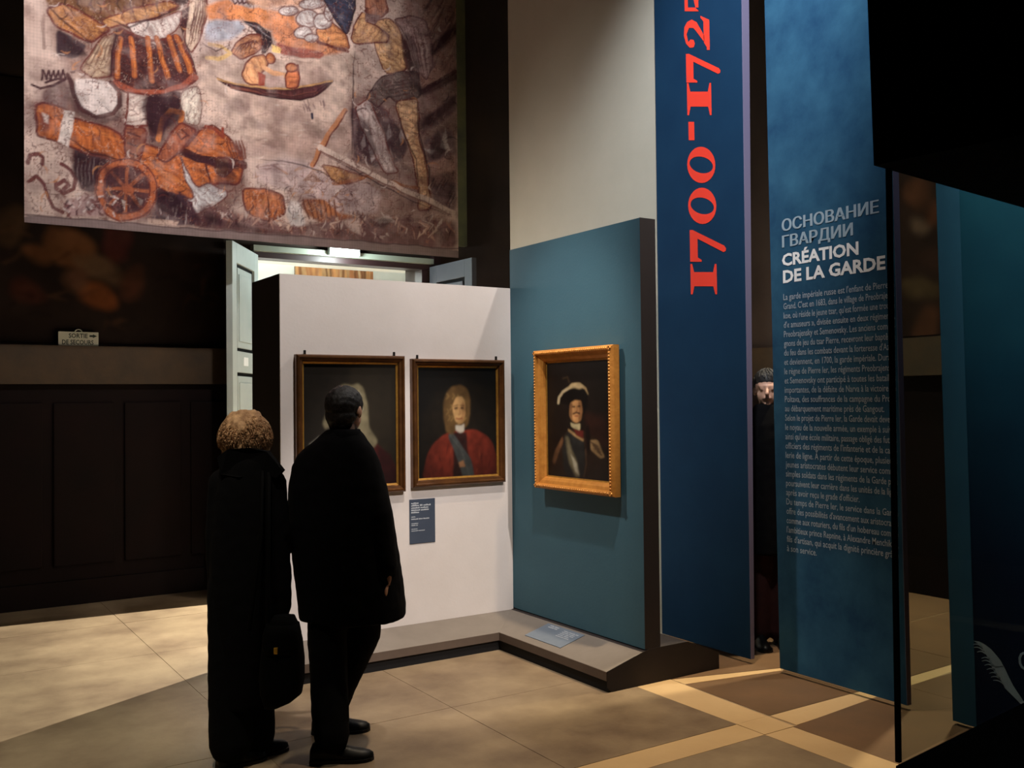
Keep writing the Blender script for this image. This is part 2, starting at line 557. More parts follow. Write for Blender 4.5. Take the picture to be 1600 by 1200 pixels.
class Canvas:
    """a flat print: to_uv maps traced points to canvas cells"""

    def __init__(self, w_, h, base, to_uv, warp=1.6, seed=1):
        self.w, self.h, self.to_uv = w_, h, to_uv
        self.c = np.tile(lin(base), (h, w_, 1))
        yy, xx = np.mgrid[0:h, 0:w_].astype(float)
        cells = max(6, w_ // 14)
        self.X = xx + (vnoise(h, w_, cells, 2, seed) - 0.5) * 2 * warp
        self.Y = yy + (vnoise(h, w_, cells, 2, seed + 5) - 0.5) * 2 * warp
        self.tex = vnoise(h, w_, max(8, w_ // 10), 3, seed + 9)
        self.seed = seed

    def ink(self, col, cells, lo=0.90, op=0.7, seed=3, where=None):
        """fine wandering drawn lines"""
        n = vnoise(self.h, self.w, cells, 3, seed)
        r = 1 - np.abs(2 * (n - n.mean()) / (n.std() * 3.2))
        a = np.clip((r - lo) / (1 - lo), 0, 1) * op
        if where is not None:
            a = a * where
        self.c = self.c * (1 - a[..., None]) + lin(col) * a[..., None]

    def region(self, pts, soft=12):
        k = Canvas.__new__(Canvas)
        k.w, k.h, k.to_uv, k.X, k.Y, k.tex = self.w, self.h, self.to_uv, self.X, self.Y, self.tex
        k.c = np.zeros_like(self.c)
        k.poly(pts, (255, 255, 255), 1, soft, tex=0)
        return k.c[..., 0]

    def pts(self, pts):
        return np.array([self.to_uv(*p) for p in pts])

    def box(self, P, pad):
        x0, x1 = int(max(0, P[:, 0].min() - pad)), int(min(self.w, P[:, 0].max() + pad + 1))
        y0, y1 = int(max(0, P[:, 1].min() - pad)), int(min(self.h, P[:, 1].max() + pad + 1))
        return (slice(y0, y1), slice(x0, x1)) if x1 > x0 and y1 > y0 else None

    def mix(self, sl, a, col, tex=0.25):
        c = lin(col)[None, None] * (1 + (self.tex[sl][..., None] - 0.5) * 2.4 * tex)
        self.c[sl] = self.c[sl] * (1 - a[..., None]) + c * a[..., None]

    def poly(self, pts, col, op=1.0, soft=1.2, outline=None, ow=1.6, tex=0.42):
        if len(pts) > 4:
            pts = sm(pts, 2, 0.86)
        P = self.pts(pts)
        sl = self.box(P, 4 + soft)
        if sl is None:
            return
        X, Y = self.X[sl], self.Y[sl]
        ins = np.zeros(X.shape, bool)
        dist = np.full(X.shape, 1e9)
        for i in range(len(P)):
            (x0, y0), (x1, y1) = P[i], P[(i + 1) % len(P)]
            if y0 != y1:
                cr = ((Y < y0) != (Y < y1)) & (X < (x1 - x0) * (Y - y0) / (y1 - y0) + x0)
                ins ^= cr
            L2 = (x1 - x0) ** 2 + (y1 - y0) ** 2 + 1e-9
            t = np.clip(((X - x0) * (x1 - x0) + (Y - y0) * (y1 - y0)) / L2, 0, 1)
            dist = np.minimum(dist, np.hypot(X - x0 - t * (x1 - x0), Y - y0 - t * (y1 - y0)))
        sd = np.where(ins, dist, -dist)
        self.mix(sl, np.clip(sd / max(soft, 0.3) + 0.5, 0, 1) * op, col, tex)
        if outline and tex:
            # drawn folds inside the form, then its modelled edge
            self.k = getattr(self, 'k', 0) + 1
            an = self.k * 2.399
            ph = (X * math.cos(an) + Y * math.sin(an)) * 0.85 + self.tex[sl] * 9
            ln = np.clip((np.sin(ph) - 0.55) / 0.45, 0, 1) * np.clip(sd / 3.0, 0, 1)
            self.mix(sl, ln * 0.42 * op, outline, 0.2)
            hl = np.clip((np.sin(ph + 2.6) - 0.6) / 0.4, 0, 1) * np.clip(sd / 4.0, 0, 1)
            self.mix(sl, hl * 0.30 * op, np.minimum(np.array(col) * 1.25 + 12, 255), 0.2)
            rim = np.clip(1 - sd / 4.5, 0, 1) * np.clip(sd / max(soft, 0.3) + 0.5, 0, 1)
            side = np.clip((X - P[:, 0].mean()) / (np.ptp(P[:, 0]) + 1) * 2.2 + 0.55, 0.15, 1)
            self.mix(sl, rim * side * 0.7 * op, outline, 0.2)
        if outline:
            self.stroke(list(pts) + [pts[0]], outline, ow)

    def stroke(self, pts, col, width=1.5, op=1.0, taper=False, tex=0.2):
        P = self.pts(pts)
        sl = self.box(P, width + 3)
        if sl is None:
            return
        X, Y = self.X[sl], self.Y[sl]
        a = np.zeros(X.shape)
        n = len(P) - 1
        for i in range(n):
            (x0, y0), (x1, y1) = P[i], P[i + 1]
            L2 = (x1 - x0) ** 2 + (y1 - y0) ** 2 + 1e-9
            t = np.clip(((X - x0) * (x1 - x0) + (Y - y0) * (y1 - y0)) / L2, 0, 1)
            d = np.hypot(X - x0 - t * (x1 - x0), Y - y0 - t * (y1 - y0))
            wd = width / 2 * ((1 - 0.8 * abs(2 * (i + t) / n - 1)) if taper else 1)
            a = np.maximum(a, np.clip(wd - d + 0.5, 0, 1))
        self.mix(sl, a * op, col, tex)

    def ell(self, x, y, rx, ry, col, rot=0, **k):
        q = np.linspace(0, 2 * math.pi, 22, endpoint=False)
        c, s = math.cos(rot), math.sin(rot)
        self.poly([(x + rx * math.cos(t) * c - ry * math.sin(t) * s, y + rx * math.cos(t) * s + ry * math.sin(t) * c) for t in q], col, **k)

    def mottle(self, amt=0.25, cells=20, seed=3, tint=None):
        n = (vnoise(self.h, self.w, cells, 5, seed) - 0.5) * 2
        if tint is None:
            self.c *= (1 + n[..., None] * amt)
        else:
            a = np.clip(n * 1.6, 0, 1)[..., None] * amt
            self.c = self.c * (1 - a) + lin(tint) * a

    def glow(self, x, y, r):
        """painter's own chiaroscuro: the sitter's face lighter than the corners"""
        u, v = self.to_uv(x, y)
        yy, xx = np.mgrid[0:self.h, 0:self.w]
        d = np.hypot((xx - u) / self.w, (yy - v) / self.h) / r
        return np.clip(1.08 - 0.75 * d ** 1.5, 0.22, 1.1)[..., None]

    def blur(self, n=1):
        for _ in range(n):
            p = np.pad(self.c, ((1, 1), (1, 1), (0, 0)), 'edge')
            self.c = (p[1:-1, 1:-1] * 2 + p[:-2, 1:-1] + p[2:, 1:-1] + p[1:-1, :-2] + p[1:-1, 2:]) / 6

    def mesh(self, name, place, material, parent=None, shift=None):
        """place(u, v) with arrays in 0..1 (v down) gives points"""
        h, w_ = self.h, self.w
        v, u = np.mgrid[0:h, 0:w_]
        co = place(u / (w_ - 1.0), v / (h - 1.0)).reshape(-1, 3)
        if shift is not None:
            co = co - np.asarray(shift, float)
        i = (np.arange(h - 1)[:, None] * w_ + np.arange(w_ - 1)[None]).ravel()
        q = np.stack([i + w_, i + w_ + 1, i + 1, i], 1)
        me = bpy.data.meshes.new(name)
        me.vertices.add(len(co))
        me.vertices.foreach_set('co', co.ravel())
        me.loops.add(q.size)
        me.loops.foreach_set('vertex_index', q.ravel().astype(np.int32))
        me.polygons.add(len(q))
        me.polygons.foreach_set('loop_start', np.arange(0, q.size, 4, dtype=np.int32))
        me.polygons.foreach_set('loop_total', np.full(len(q), 4, dtype=np.int32))
        me.update(calc_edges=True)
        me.validate()
        at = me.color_attributes.new('paint', 'FLOAT_COLOR', 'POINT')
        col = np.concatenate([np.clip(self.c, 0, 1).reshape(-1, 3), np.ones((h * w_, 1))], 1)
        at.data.foreach_set('color', col.ravel())
        return link_mesh(name, me, material, parent, False)



# ================================================================== THE ROOM
YB = 8.70      # back wall
XR = 7.23      # right wall
ZC = 7.2


def struct(name, b, material, label, cat, parent=None):
    o = b.done(name, material, parent)
    if parent is None:
        tag(o, label, cat, kind='structure')
    return o


floor = struct('floor', B().box((-5, -4, -0.12), (XR + 0.3, YB + 0.4, -0.0025)), M['joint'], 'stone floor of the dim exhibition hall with pale bands', 'floor')
# stone pieces: every slab is a part; fine joints lie between them
G = 0.0015


def slab(poly, material):
    c = np.mean(np.array(poly, float), 0)
    z = random.uniform(-0.0008, 0.0008)
    pp = []
    for p in poly:
        p = np.array(p, float)
        d = c - p
        pp.append(p + np.sign(d) * G)
    o = B().prism([(p[0], p[1], -0.03) for p in pp], (0, 0, 0.03 + z)).done('slab', material, floor)
    return o


def slabrect(x0, x1, y0, y1, material):
    return slab([(x0, y0), (x1, y0), (x1, y1), (x0, y1)], material)


# pale bands crossing in front of the panels
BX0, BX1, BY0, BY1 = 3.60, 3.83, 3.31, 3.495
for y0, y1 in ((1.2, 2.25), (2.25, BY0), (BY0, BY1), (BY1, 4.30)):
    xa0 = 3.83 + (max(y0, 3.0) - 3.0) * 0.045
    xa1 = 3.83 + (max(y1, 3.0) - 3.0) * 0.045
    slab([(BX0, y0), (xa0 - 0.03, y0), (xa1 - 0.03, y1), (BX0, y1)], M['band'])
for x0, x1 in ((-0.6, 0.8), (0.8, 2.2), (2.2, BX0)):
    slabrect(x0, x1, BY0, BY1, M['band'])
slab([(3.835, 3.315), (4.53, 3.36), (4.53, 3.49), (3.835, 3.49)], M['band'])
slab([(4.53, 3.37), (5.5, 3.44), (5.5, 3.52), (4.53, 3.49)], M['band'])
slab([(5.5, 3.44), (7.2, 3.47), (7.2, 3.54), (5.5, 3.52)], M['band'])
slab([(3.86, 4.152), (4.53, 4.022), (4.56, 4.06), (3.86, 4.262)], M['band'])  # far edge drawn along the plinth's shadow line, shade put into the shape
# darker fields
slab([(3.835, 3.495), (4.53, 3.495), (4.53, 4.018), (3.86, 4.148)], M['slabdark'])
slab([(4.53, 3.495), (5.6, 3.525), (5.6, 4.30), (4.58, 4.05), (4.53, 4.018)], M['slabdark'])
slab([(5.6, 3.53), (7.2, 3.545), (7.2, 4.4), (5.6, 4.30)], M['slabdark'])
slab([(3.86, 4.266), (4.57, 4.065), (5.6, 4.31), (5.6, 5.4), (3.86, 5.4)], M['slabdark'])  # ground in the plinth's shade, coloured as darker stone
slab([(5.6, 4.315), (7.2, 4.405), (7.2, 5.4), (5.6, 5.4)], M['slabdark'])
for x0, x1 in ((3.80, 4.85), (4.85, 5.95), (5.95, 7.2)):
    slab([(x0, 2.30), (x1, 2.30), (x1, 3.31 + 0.09 * (x1 - 3.8)), (x0, 3.31 + 0.09 * (x0 - 3.8))] if x1 < 5 else
         [(x0, 2.30), (x1, 2.30), (x1, 3.43), (x0, 3.40)], M['slabdark'])
    slabrect(x0, x1, 1.2, 2.30, M['slabdark'])
# large brown slabs
for x0, x1 in ((-0.62, 0.43), (0.43, 1.49), (1.49, 2.545), (2.545, BX0)):
    for y0, y1 in ((1.2, 2.25), (2.25, BY0), (BY1, 4.55), (4.55, 5.6), (5.6, 6.65), (6.65, 7.7), (7.7, YB)):
        slabrect(x0, x1, y0, y1, M['slab'])
for x0, x1 in ((BX0, 4.65), (4.65, 5.7), (5.7, 7.2)):
    for y0, y1 in ((5.4, 6.5), (6.5, 7.6), (7.6, YB)):
        slabrect(x0, x1, y0, y1, M['slab'])

DX0, DX1, DZ = 2.83, 4.58, 3.02
wb = B()
wb.box((-5, YB, -0.1), (DX0, YB + 0.4, ZC))
wb.box((DX1, YB, -0.1), (XR + 0.3, YB + 0.4, ZC))
wb.box((DX0, YB, DZ), (DX1, YB + 0.4, ZC))
wall_back = struct('wall_back', wb, M['wallback'], 'dark painted back wall pierced by the tall lit doorway', 'wall')
struct('wall_right', B().box((XR, -4, -0.1), (XR + 0.3, YB, ZC)), M['wallback'], 'dark right hand wall seen in the gaps between blue banners', 'wall')
struct('wall_left', B().box((-5.3, -4, -0.1), (-5, YB + 0.4, ZC)), M['wallback'], 'dark left hand wall of the hall', 'wall')
struct('wall_front', B().box((-5.3, -4.3, -0.1), (XR + 0.3, -4, ZC)), M['wallback'], 'dark wall behind the viewer', 'wall')
struct('ceiling', B().box((-5.3, -4.3, ZC), (XR + 0.3, YB + 0.4, ZC + 0.2)), M['ceil'], 'dark ceiling of the exhibition hall', 'ceiling')

# stone ledge running round the room
lb = B().box((-5, YB - 0.09, 1.815), (2.79, YB, 2.13)).done('trim_1', M['ledge'])
tag(lb, 'ochre stone ledge band along the dark back wall at left', 'ledge', kind='structure')
lr = B().box((XR - 0.09, -3, 1.815), (XR, YB - 0.1, 2.13)).done('trim_2', M['ledge'])
tag(lr, 'ochre stone ledge band along the right hand wall', 'ledge', kind='structure')
# wainscot below it
wn = B().box((-5, YB - 0.035, 0), (2.79, YB, 1.815)).done('trim_3', M['wood'])
tag(wn, 'dark red brown wood wainscot below the ledge at left', 'wainscot', kind='structure')
for i in range(6):
    x0 = -0.55 + i * 0.55
    for z0, z1 in ((0.32, 1.66),):
        fb = B()
        fb.box((x0 + 0.04, YB - 0.06, z0), (x0 + 0.51, YB - 0.035, z1))
        o = fb.done('wainscot_panel', M['wood'], wn)
        bevel(o, 0.012, 2)
struct('baseboard_back', B().box((-5, YB - 0.07, 0), (2.79, YB - 0.036, 0.2)), M['wood'], 'dark baseboard under the wainscot at left', 'baseboard')
wr = B().box((XR - 0.035, -3, 0), (XR, YB - 0.1, 1.815)).done('trim_4', M['wood'])
tag(wr, 'dark wood wainscot on the right hand wall', 'wainscot', kind='structure')

# old murals above the ledge, very dark
MX0, MX1, MZ0, MZ1 = -0.6, 2.55, 2.15, 4.3


def mural_uv(x, y):
    p = pY(x, y, YB)
    return ((p[0] - MX0) / (MX1 - MX0) * 240, (MZ1 - p[2]) / (MZ1 - MZ0) * 164)


cv = Canvas(240, 164, (40, 30, 26), mural_uv, 3.0, 21)
cv.mottle(0.5, 10, 4)
for x, y, rx, ry, c in ((105, 385, 40, 30, (120, 78, 48)), (55, 395, 22, 14, (112, 72, 44)), (180, 380, 24, 34, (84, 40, 36)), (150, 420, 46, 16, (104, 80, 58)),
                        (150, 462, 36, 18, (130, 74, 38)), (115, 435, 20, 20, (96, 66, 48)), (40, 455, 30, 16, (80, 42, 32)), (15, 350, 24, 30, (84, 62, 44)),
                        (205, 440, 18, 26, (84, 50, 36)), (300, 400, 40, 40, (50, 38, 34))):
    cv.ell(x, y, rx, ry, c, rot=0.4, op=0.75, soft=5)
for k in range(26):
    x, y = random.uniform(0, 330), random.uniform(330, 520)
    cv.stroke([(x, y), (x + random.uniform(-30, 30), y + random.uniform(-14, 14)), (x + random.uniform(-40, 40), y + random.uniform(-18, 18))],
              random.choice([(26, 18, 16), (92, 64, 44), (70, 48, 36)]), 3, 0.4, True)
cv.blur(2)
mu = thing('wall_mural', (1.0, YB, 3.2), 'very dark old figure mural above the ledge at far left', 'mural')
cv.mesh('paint_layer', lambda u, v: np.stack([MX0 + u * (MX1 - MX0), np.full_like(u, YB - 0.012), MZ1 - v * (MZ1 - MZ0)], -1), M['mural'], mu, (1.0, YB, 3.2))
B().box((MX0, YB - 0.010, MZ0), (MX1, YB, MZ1)).done('plaster', M['wallback'], mu, False, (1.0, YB, 3.2))


def mural2_uv(x, y):
    p = pX(x, y, XR)
    return ((5.6 - p[1]) / 1.8 * 120, (4.2 - p[2]) / 2.05 * 136)


cv = Canvas(120, 136, (38, 26, 22), mural2_uv, 3.0, 22)
cv.mottle(0.6, 8, 5)
for x, y, rx, ry, c in ((1435, 300, 22, 26, (74, 46, 32)), (1440, 350, 16, 14, (92, 74, 62)), (1455, 405, 22, 14, (52, 34, 28)), (1445, 520, 20, 40, (74, 46, 32)),
                        (1440, 450, 30, 16, (74, 60, 42)), (1460, 330, 10, 18, (84, 50, 34))):
    cv.ell(x, y, rx, ry, c, rot=0.3, op=0.8, soft=5)
cv.blur(2)
mu = thing('wall_mural', (XR, 4.7, 3.2), 'dark mural fragment seen in the gap right of the title banner', 'mural')
cv.mesh('paint_layer', lambda u, v: np.stack([np.full_like(u, XR - 0.012), 5.6 - u * 1.8, 4.2 - v * 2.05], -1), M['mural'], mu, (XR, 4.7, 3.2))
B().box((XR - 0.010, 3.8, 2.15), (XR, 5.6, 4.2)).done('plaster', M['wallback'], mu, False, (XR, 4.7, 3.2))

# escape sign on the ledge
sg = thing('escape_sign', (1.33, YB - 0.06, 2.13), 'small pale emergency exit sign standing on the ochre ledge at left', 'sign')
S0 = (1.33, YB - 0.06, 2.13)
bevel(B().box((1.176, YB - 0.068, 2.131), (1.484, YB - 0.050, 2.247)).done('board', M['signboard'], sg, False, S0), 0.003)
hb = B()
pts = [(1.33 + 0.027 * math.cos(a), YB - 0.059, 2.245 + 0.022 * math.sin(a)) for a in np.linspace(0, math.pi, 9)]
hb.tube(pts, [0.0045] * 9, 6)
hb.done('hanging_loop', M['signboard'], sg, True, S0)
tb = B()
put_text(tb, 'SORTIE', (1.255, YB - 0.0695, 2.197), (1, 0, 0), (0, 0, 1), 0.035, 0.145, 0.02)
put_text(tb, 'DE SECOURS', (1.205, YB - 0.0695, 2.143), (1, 0, 0), (0, 0, 1), 0.036, 0.24, 0.02)
tb.flat([(1.414, YB - 0.0695, 2.206), (1.44, YB - 0.0695, 2.206), (1.44, YB - 0.0695, 2.198), (1.472, YB - 0.0695, 2.214), (1.44, YB - 0.0695, 2.23), (1.44, YB - 0.0695, 2.222), (1.414, YB - 0.0695, 2.222)])
tb.done('lettering', M['signtext'], sg, False, S0)

# ------------------------------------------------------------------ doorway and the bright hall behind it
HY = 13.4
hw = B().box((-1, HY, -0.1), (9, HY + 0.2, 5.2))
struct('wall_beyond', hw, M['hall'], 'bright white wall of the hall seen through the doorway', 'wall')
struct('wall_beyond_left', B().box((-1.2, YB + 0.4, -0.1), (-1, HY, 5.2)), M['hall'], 'white side wall of the bright hall on its left', 'wall')
struct('wall_beyond_right', B().box((9, YB + 0.4, -0.1), (9.2, HY, 5.2)), M['hall'], 'white side wall of the bright hall on its right', 'wall')
struct('ceiling_beyond', B().box((-1.2, YB + 0.4, 5.0), (9.2, HY + 0.2, 5.2)), M['hall'], 'white ceiling of the bright hall beyond the doorway', 'ceiling')
struct('floor_beyond', B().box((-1.2, YB + 0.4, -0.1), (9.2, HY, -0.002)), M['slab'], 'stone floor of the bright hall beyond the doorway', 'floor')
# beam hanging in front of the far wall, pale grey
c0 = pY(404, 398, HY - 0.6)
c1 = pY(404, 411, HY - 0.6)
struct('trim_5', B().box((-1, HY - 0.9, c1[2]), (9, HY - 0.6, c1[2] + 0.9)), M['hall'], 'pale ceiling beam inside the bright hall', 'beam')
# large tapestry on the far wall, only its top edge shows above the white partition
a0, a1 = pY(461, 416, HY - 0.03), pY(583, 436, HY - 0.03)
TX0, TX1, TZ1 = a0[0], a1[0], a0[2]
cv = Canvas(120, 90, (190, 150, 110), lambda x, y: ((x - 461) / 122 * 120, (y - 416) / 40 * 90), 2, 33)
cv.mottle(0.3, 14, 6)
for k in range(46):
    x = random.uniform(461, 583)
    cv.stroke([(x, 416), (x + random.uniform(-3, 3), 430), (x + random.uniform(-4, 4), 456)],
              random.choice([(96, 62, 44), (206, 150, 100), (170, 110, 74), (224, 190, 150), (120, 76, 52)]), random.uniform(2, 6), 0.8, False)
cv.blur(1)
tp = thing('tapestry', ((TX0 + TX1) / 2, HY, TZ1 - 2), 'brown streaked tapestry in the bright hall, top edge above the white partition', 'tapestry')
T0 = ((TX0 + TX1) / 2, HY, TZ1 - 2)
cv.mesh('woven_face', lambda u, v: np.stack([TX0 + u * (TX1 - TX0), np.full_like(u, HY - 0.032), TZ1 - v * 1.2], -1), M['tapestry'], tp, T0)
B().box((TX0, HY - 0.03, TZ1 - 1.2), (TX1, HY - 0.004, TZ1)).done('backing', M['brown'], tp, False, T0)

# lintel beam; the shade under it is built as a dark strip
bl, br_ = pY(392, 384, YB - 0.02), pY(672, 412, YB - 0.02)
ZB = bl[2]
struct('trim_6', B().box((bl[0], YB - 0.10, ZB - 0.052), (br_[0], YB, ZB)), M['beam'], 'grey green rail across the top of the doorway', 'rail')
bd = B().box((bl[0] + 0.02, YB - 0.04, ZB - 0.105), (br_[0], YB + 0.1, ZB - 0.052))
struct('rail_shade_strip', bd, M['beamdark'], 'dark strip standing for the shade under the grey doorway rail', 'shade strip')
struct('trim_8', B().box((br_[0], YB - 0.10, ZB - 0.055), (br_[0] + 0.09, YB, ZB + 0.035)), M['beamdark'], 'dark red end block of the doorway rail', 'block')
struct('trim_9', B().box((DX1 - 0.03, YB - 0.03, 0), (DX1 + 0.03, YB + 0.12, ZB - 0.105)), M['beamdark'], 'dark door post at the right of the doorway', 'door post')
# emergency lamp
l0, l1 = pY(513, 390, YB - 0.12), pY(560, 400, YB - 0.12)
el = thing('emergency_lamp', ((l0[0] + l1[0]) / 2, YB - 0.1, l0[2]), 'small glowing emergency lamp on the rail over the doorway', 'lamp')
L0 = ((l0[0] + l1[0]) / 2, YB - 0.1, l0[2])
bevel(B().box((l0[0], YB - 0.16, l1[2] - 0.012), (l1[0], YB - 0.10, l0[2] + 0.03)).done('housing', M['lampbody'], el, False, L0), 0.006)
bevel(B().box((l0[0] + 0.03, YB - 0.178, l1[2] - 0.004), (l1[0] - 0.01, YB - 0.1605, l1[2] + 0.028)).done('lens', M['lampglow'], el, False, L0), 0.004)

# pilaster strip behind the big hanging
tr = B()
p0, p1 = pY(713, 100, YB - 0.06), pY(730, 385, YB - 0.06)
tr.box((p0[0], YB - 0.06, p1[2]), (p1[0], YB, ZC))
struct('trim_10', tr, M['olive'], 'narrow mottled olive and gold strip beside the hanging print', 'strip')


def door_leaf(name, H, T, label, paint):
    H, T = np.array(H, float), np.array(T, float)
    L = np.linalg.norm(T - H)
    e = np.append((T - H) / L, 0)
    n = np.array([-e[1], e[0], 0])
    if n[0] * (3.7 - H[0]) + n[1] * (8.7 - 9.5) < 0:
        n = -n
    h3 = np.append(H, 0)
    z3 = np.array([0, 0, 1.0])

    def bx(s0, s1, z0, z1, d0, d1):
        c = h3 + e * (s0 + s1) / 2 + z3 * (z0 + z1) / 2 + n * (d0 + d1) / 2
        return B().obox(c, e * (s1 - s0) / 2, n * (d1 - d0) / 2, z3 * (z1 - z0) / 2)
    ro = bx(0.005, L - 0.005, 0.02, 2.995, -0.02, 0.008).done(name, M['doorgroove'])
    tag(ro, label, 'door', kind='structure')
    for s0, s1 in ((0.0, 0.13), (L - 0.13, L)):
        bevel(bx(s0, s1, 0.015, 3.0, -0.024, 0.03).done('stile', paint, ro), 0.004)
    rails = [(0.015, 0.30), (1.05, 1.22), (1.905, 2.085), (2.83, 3.0)]
    for z0, z1 in rails:
        bevel(bx(0.13, L - 0.13, z0, z1, -0.024, 0.03).done('rail', paint, ro), 0.004)
    for k in range(3):
        z0, z1 = rails[k][1], rails[k + 1][0]
        fb = bx(0.185, L - 0.185, z0 + 0.03, z1 - 0.03, 0.0, 0.02)
        bevel(fb.done('panel_moulding', paint, ro), 0.008, 3)
        fb = bx(0.215, L - 0.215, z0 + 0.085, z1 - 0.085, 0.018, 0.028)
        bevel(fb.done('panel', paint, ro), 0.006)
    return ro, bx, L


d1, bx, L = door_leaf('door_1', (2.83, 8.67), (2.385, 7.985), 'open grey green panelled door leaf at the left of the doorway', M['doorpaint'])
bevel(bx(L * 0.5 - 0.05, L * 0.5 + 0.09, 1.965, 2.04, 0.03, 0.034).done('plate', M['plate'], d1), 0.001, 1)
door_leaf('door_2', (4.64, 8.62), (4.67, 7.83), 'open grey door leaf at the right of the doorway, mostly hidden', M['doorshade'])

# ================================================================== PARTITIONS AND PLINTH
YW = 5.663
XBL = 3.667
ZP = 0.205
wp = B().box((2.0, YW, 0.0), (3.667, YW + 0.52, 2.43)).done('white_partition', M['white'])
tag(wp, 'white display partition carrying the two brown framed portraits', 'partition')
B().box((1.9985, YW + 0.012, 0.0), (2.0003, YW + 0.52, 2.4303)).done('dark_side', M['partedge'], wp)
bp = B().box((XBL + 0.0015, 4.2715, 0.2005), (XBL + 0.115, YW + 0.004, 2.70)).box((XBL + 0.0005, YW + 0.001, 0.2005), (XBL + 0.115, YW + 0.16, 2.425)).done('blue_partition', M['blue'])
tag(bp, 'teal blue display partition carrying the gold framed portrait', 'partition')
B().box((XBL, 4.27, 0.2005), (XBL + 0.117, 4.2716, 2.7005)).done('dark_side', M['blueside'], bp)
gp = B().box((4.50, 5.05, 0.0), (4.58, 6.94, 5.6)).done('grey_partition', M['grey'])
tag(gp, 'tall grey beige partition rising behind the blue one', 'partition')

# L-shaped plinth with sloping top
PF = 3.385     # lip of the blue side
PY = 5.40      # lip of the white side
b = B()
prof = [(0.06, 0.0), (0.118, 0.0), (0.19, 0.278)]      # (z, distance from lip)


def plinth_rings():
    """cross-section swept: white side from x=1.2 to the corner, then the blue side to y=4.27"""
    secs = []
    zz = [0.068, 0.118, 0.189, 0.188, 0.068]
    # distances inward from lip
    dd = [0.0, 0.0, 0.2615, 0.2616, 0.2616]
    secs.append([(1.95, PY + d, z) for z, d in zip(zz, dd)])
    secs.append([(PF + d, PY + d, z) for z, d in zip(zz, dd)])
    secs.append([(PF + d, 4.27, z) for z, d in zip(zz, dd)])
    return secs


pl = thing('plinth', (PF + 0.3, 5.2, 0), 'low grey brown L shaped plinth along the foot of both partitions', 'plinth')
P0 = (PF + 0.3, 5.2, 0)
b = B().rings(plinth_rings())
o = b.done('sloping_top', M['plinth'], pl, False, P0)
back = B()
back.prism([(PF + 0.262, 4.2705, 0.0), (PF + 0.262, 4.2705, 0.189), (3.70, 4.2705, 0.199), (4.0, 4.2705, 0.199), (4.25, 4.2705, 0.10), (4.25, 4.2705, 0.0)], (0, 1.391, 0))
back.box((3.6675, 5.6605, 0.0), (3.81, 5.70, 0.1995))
back.done('rear_body', M['plinthdark'], pl, False, P0)
e = B()
e.prism([(PF, 4.268, 0.03), (PF, 4.268, 0.1185), (PF + 0.275, 4.268, 0.1925), (3.70, 4.268, 0.2005), (4.0, 4.268, 0.2005), (4.253, 4.268, 0.10), (4.253, 4.268, 0.0), (PF + 0.035, 4.268, 0.0)], (0, 0.004, 0))
e.done('dark_end', M['plinthdark'], pl, False, P0)
lp_ = B()
lp_.box((1.95, PY - 0.004, 0.067), (PF - 0.004, PY - 0.0002, 0.1175))
lp_.box((PF - 0.004, 4.2705, 0.067), (PF - 0.0002, PY - 0.0002, 0.1175))
lp_.done('front_lip', M['lip'], pl, False, P0)
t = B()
t.box((2.0, PY + 0.012, 0.0), (PF + 0.262, PY + 0.2615, 0.0685))  # nearly flush black face, paints in the shade under the lip
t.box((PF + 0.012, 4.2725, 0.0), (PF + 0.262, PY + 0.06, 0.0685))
t.done('shaded_toe', M['toe'], pl, False, P0)

# ------------------------------------------------------------------ the blue banners
XB = 4.48


def banner(y_left, y_right, z0, z1, material, t_top, t_bot, label, lean=0.0):
    root = thing('hanging_banner', (XB, (y_left + y_right) / 2, 0), label, 'banner', None)
    s = np.array((XB, (y_left + y_right) / 2, 0))
    b = B()
    vs = []
    for z, t_ in ((z0, t_bot), (z1, t_top)):
        k = lean if z == z1 else 0.0
        vs += [(XB, y_left + k, z), (XB, y_right + k, z), (XB + t_, y_right + k, z), (XB + t_, y_left + k, z)]
    b.add(vs, [(0, 1, 2, 3), (7, 6, 5, 4), (0, 4, 5, 1), (3, 2, 6, 7), (0, 3, 7, 4)])
    b.done('cloth', material, root, False, s)
    b = B()
    b.prism([(XB, y_right, z0), (XB, y_right + lean, z1), (XB + t_top, y_right + lean, z1), (XB + t_bot, y_right, z0)], (0, -0.003, 0))
    o = b.done('edge_strip', M['banneredge'], root, False, s)
    o['label'] = 'lavender grey edge strip'
    rod = B()
    rod.tube([(XB + t_top / 2, y_left + 0.02, z1 + 0.02), (XB + t_top / 2, y_right - 0.02, z1 + 0.02)], [0.018, 0.018], 10)
    rod.done('hanging_rod', M['iron'], root, True, s)
    for y in (y_left - 0.1, y_right + 0.1):
        cab = B()
        cab.tube([(XB + t_top / 2, y, z1 + 0.02), (XB + t_top / 2, y, ZC - 0.005)], [0.004, 0.004], 6)
        cab.done('cable', M['iron'], root, True, s)
    return root, s


def bar_x(polys, off=0.0015):
    """flat print traced on the banner face"""
    b = B()
    for pts in polys:
        q = [pX(x, y, XB - off) for x, y in pts]
        b.flat(q)
    return b


bn1, s1 = banner(5.035, 4.225, 0.03, 5.4, M['banner'], 0.075, 0.03, 'tall blue hanging banner with red lettering 1700-1725 set sideways')


def zt(pts):
    return [(1000 + x / 2.4, y / 2.4) for x, y in pts]


def rot_glyph(pts, x0, y0, sx, sy, skew=0.0):
    """glyph given in (u along the line of text, v above the baseline); the line runs upwards on the banner"""
    return [(x0 - v * sx + u * skew, y0 - u * sy) for u, v in pts]


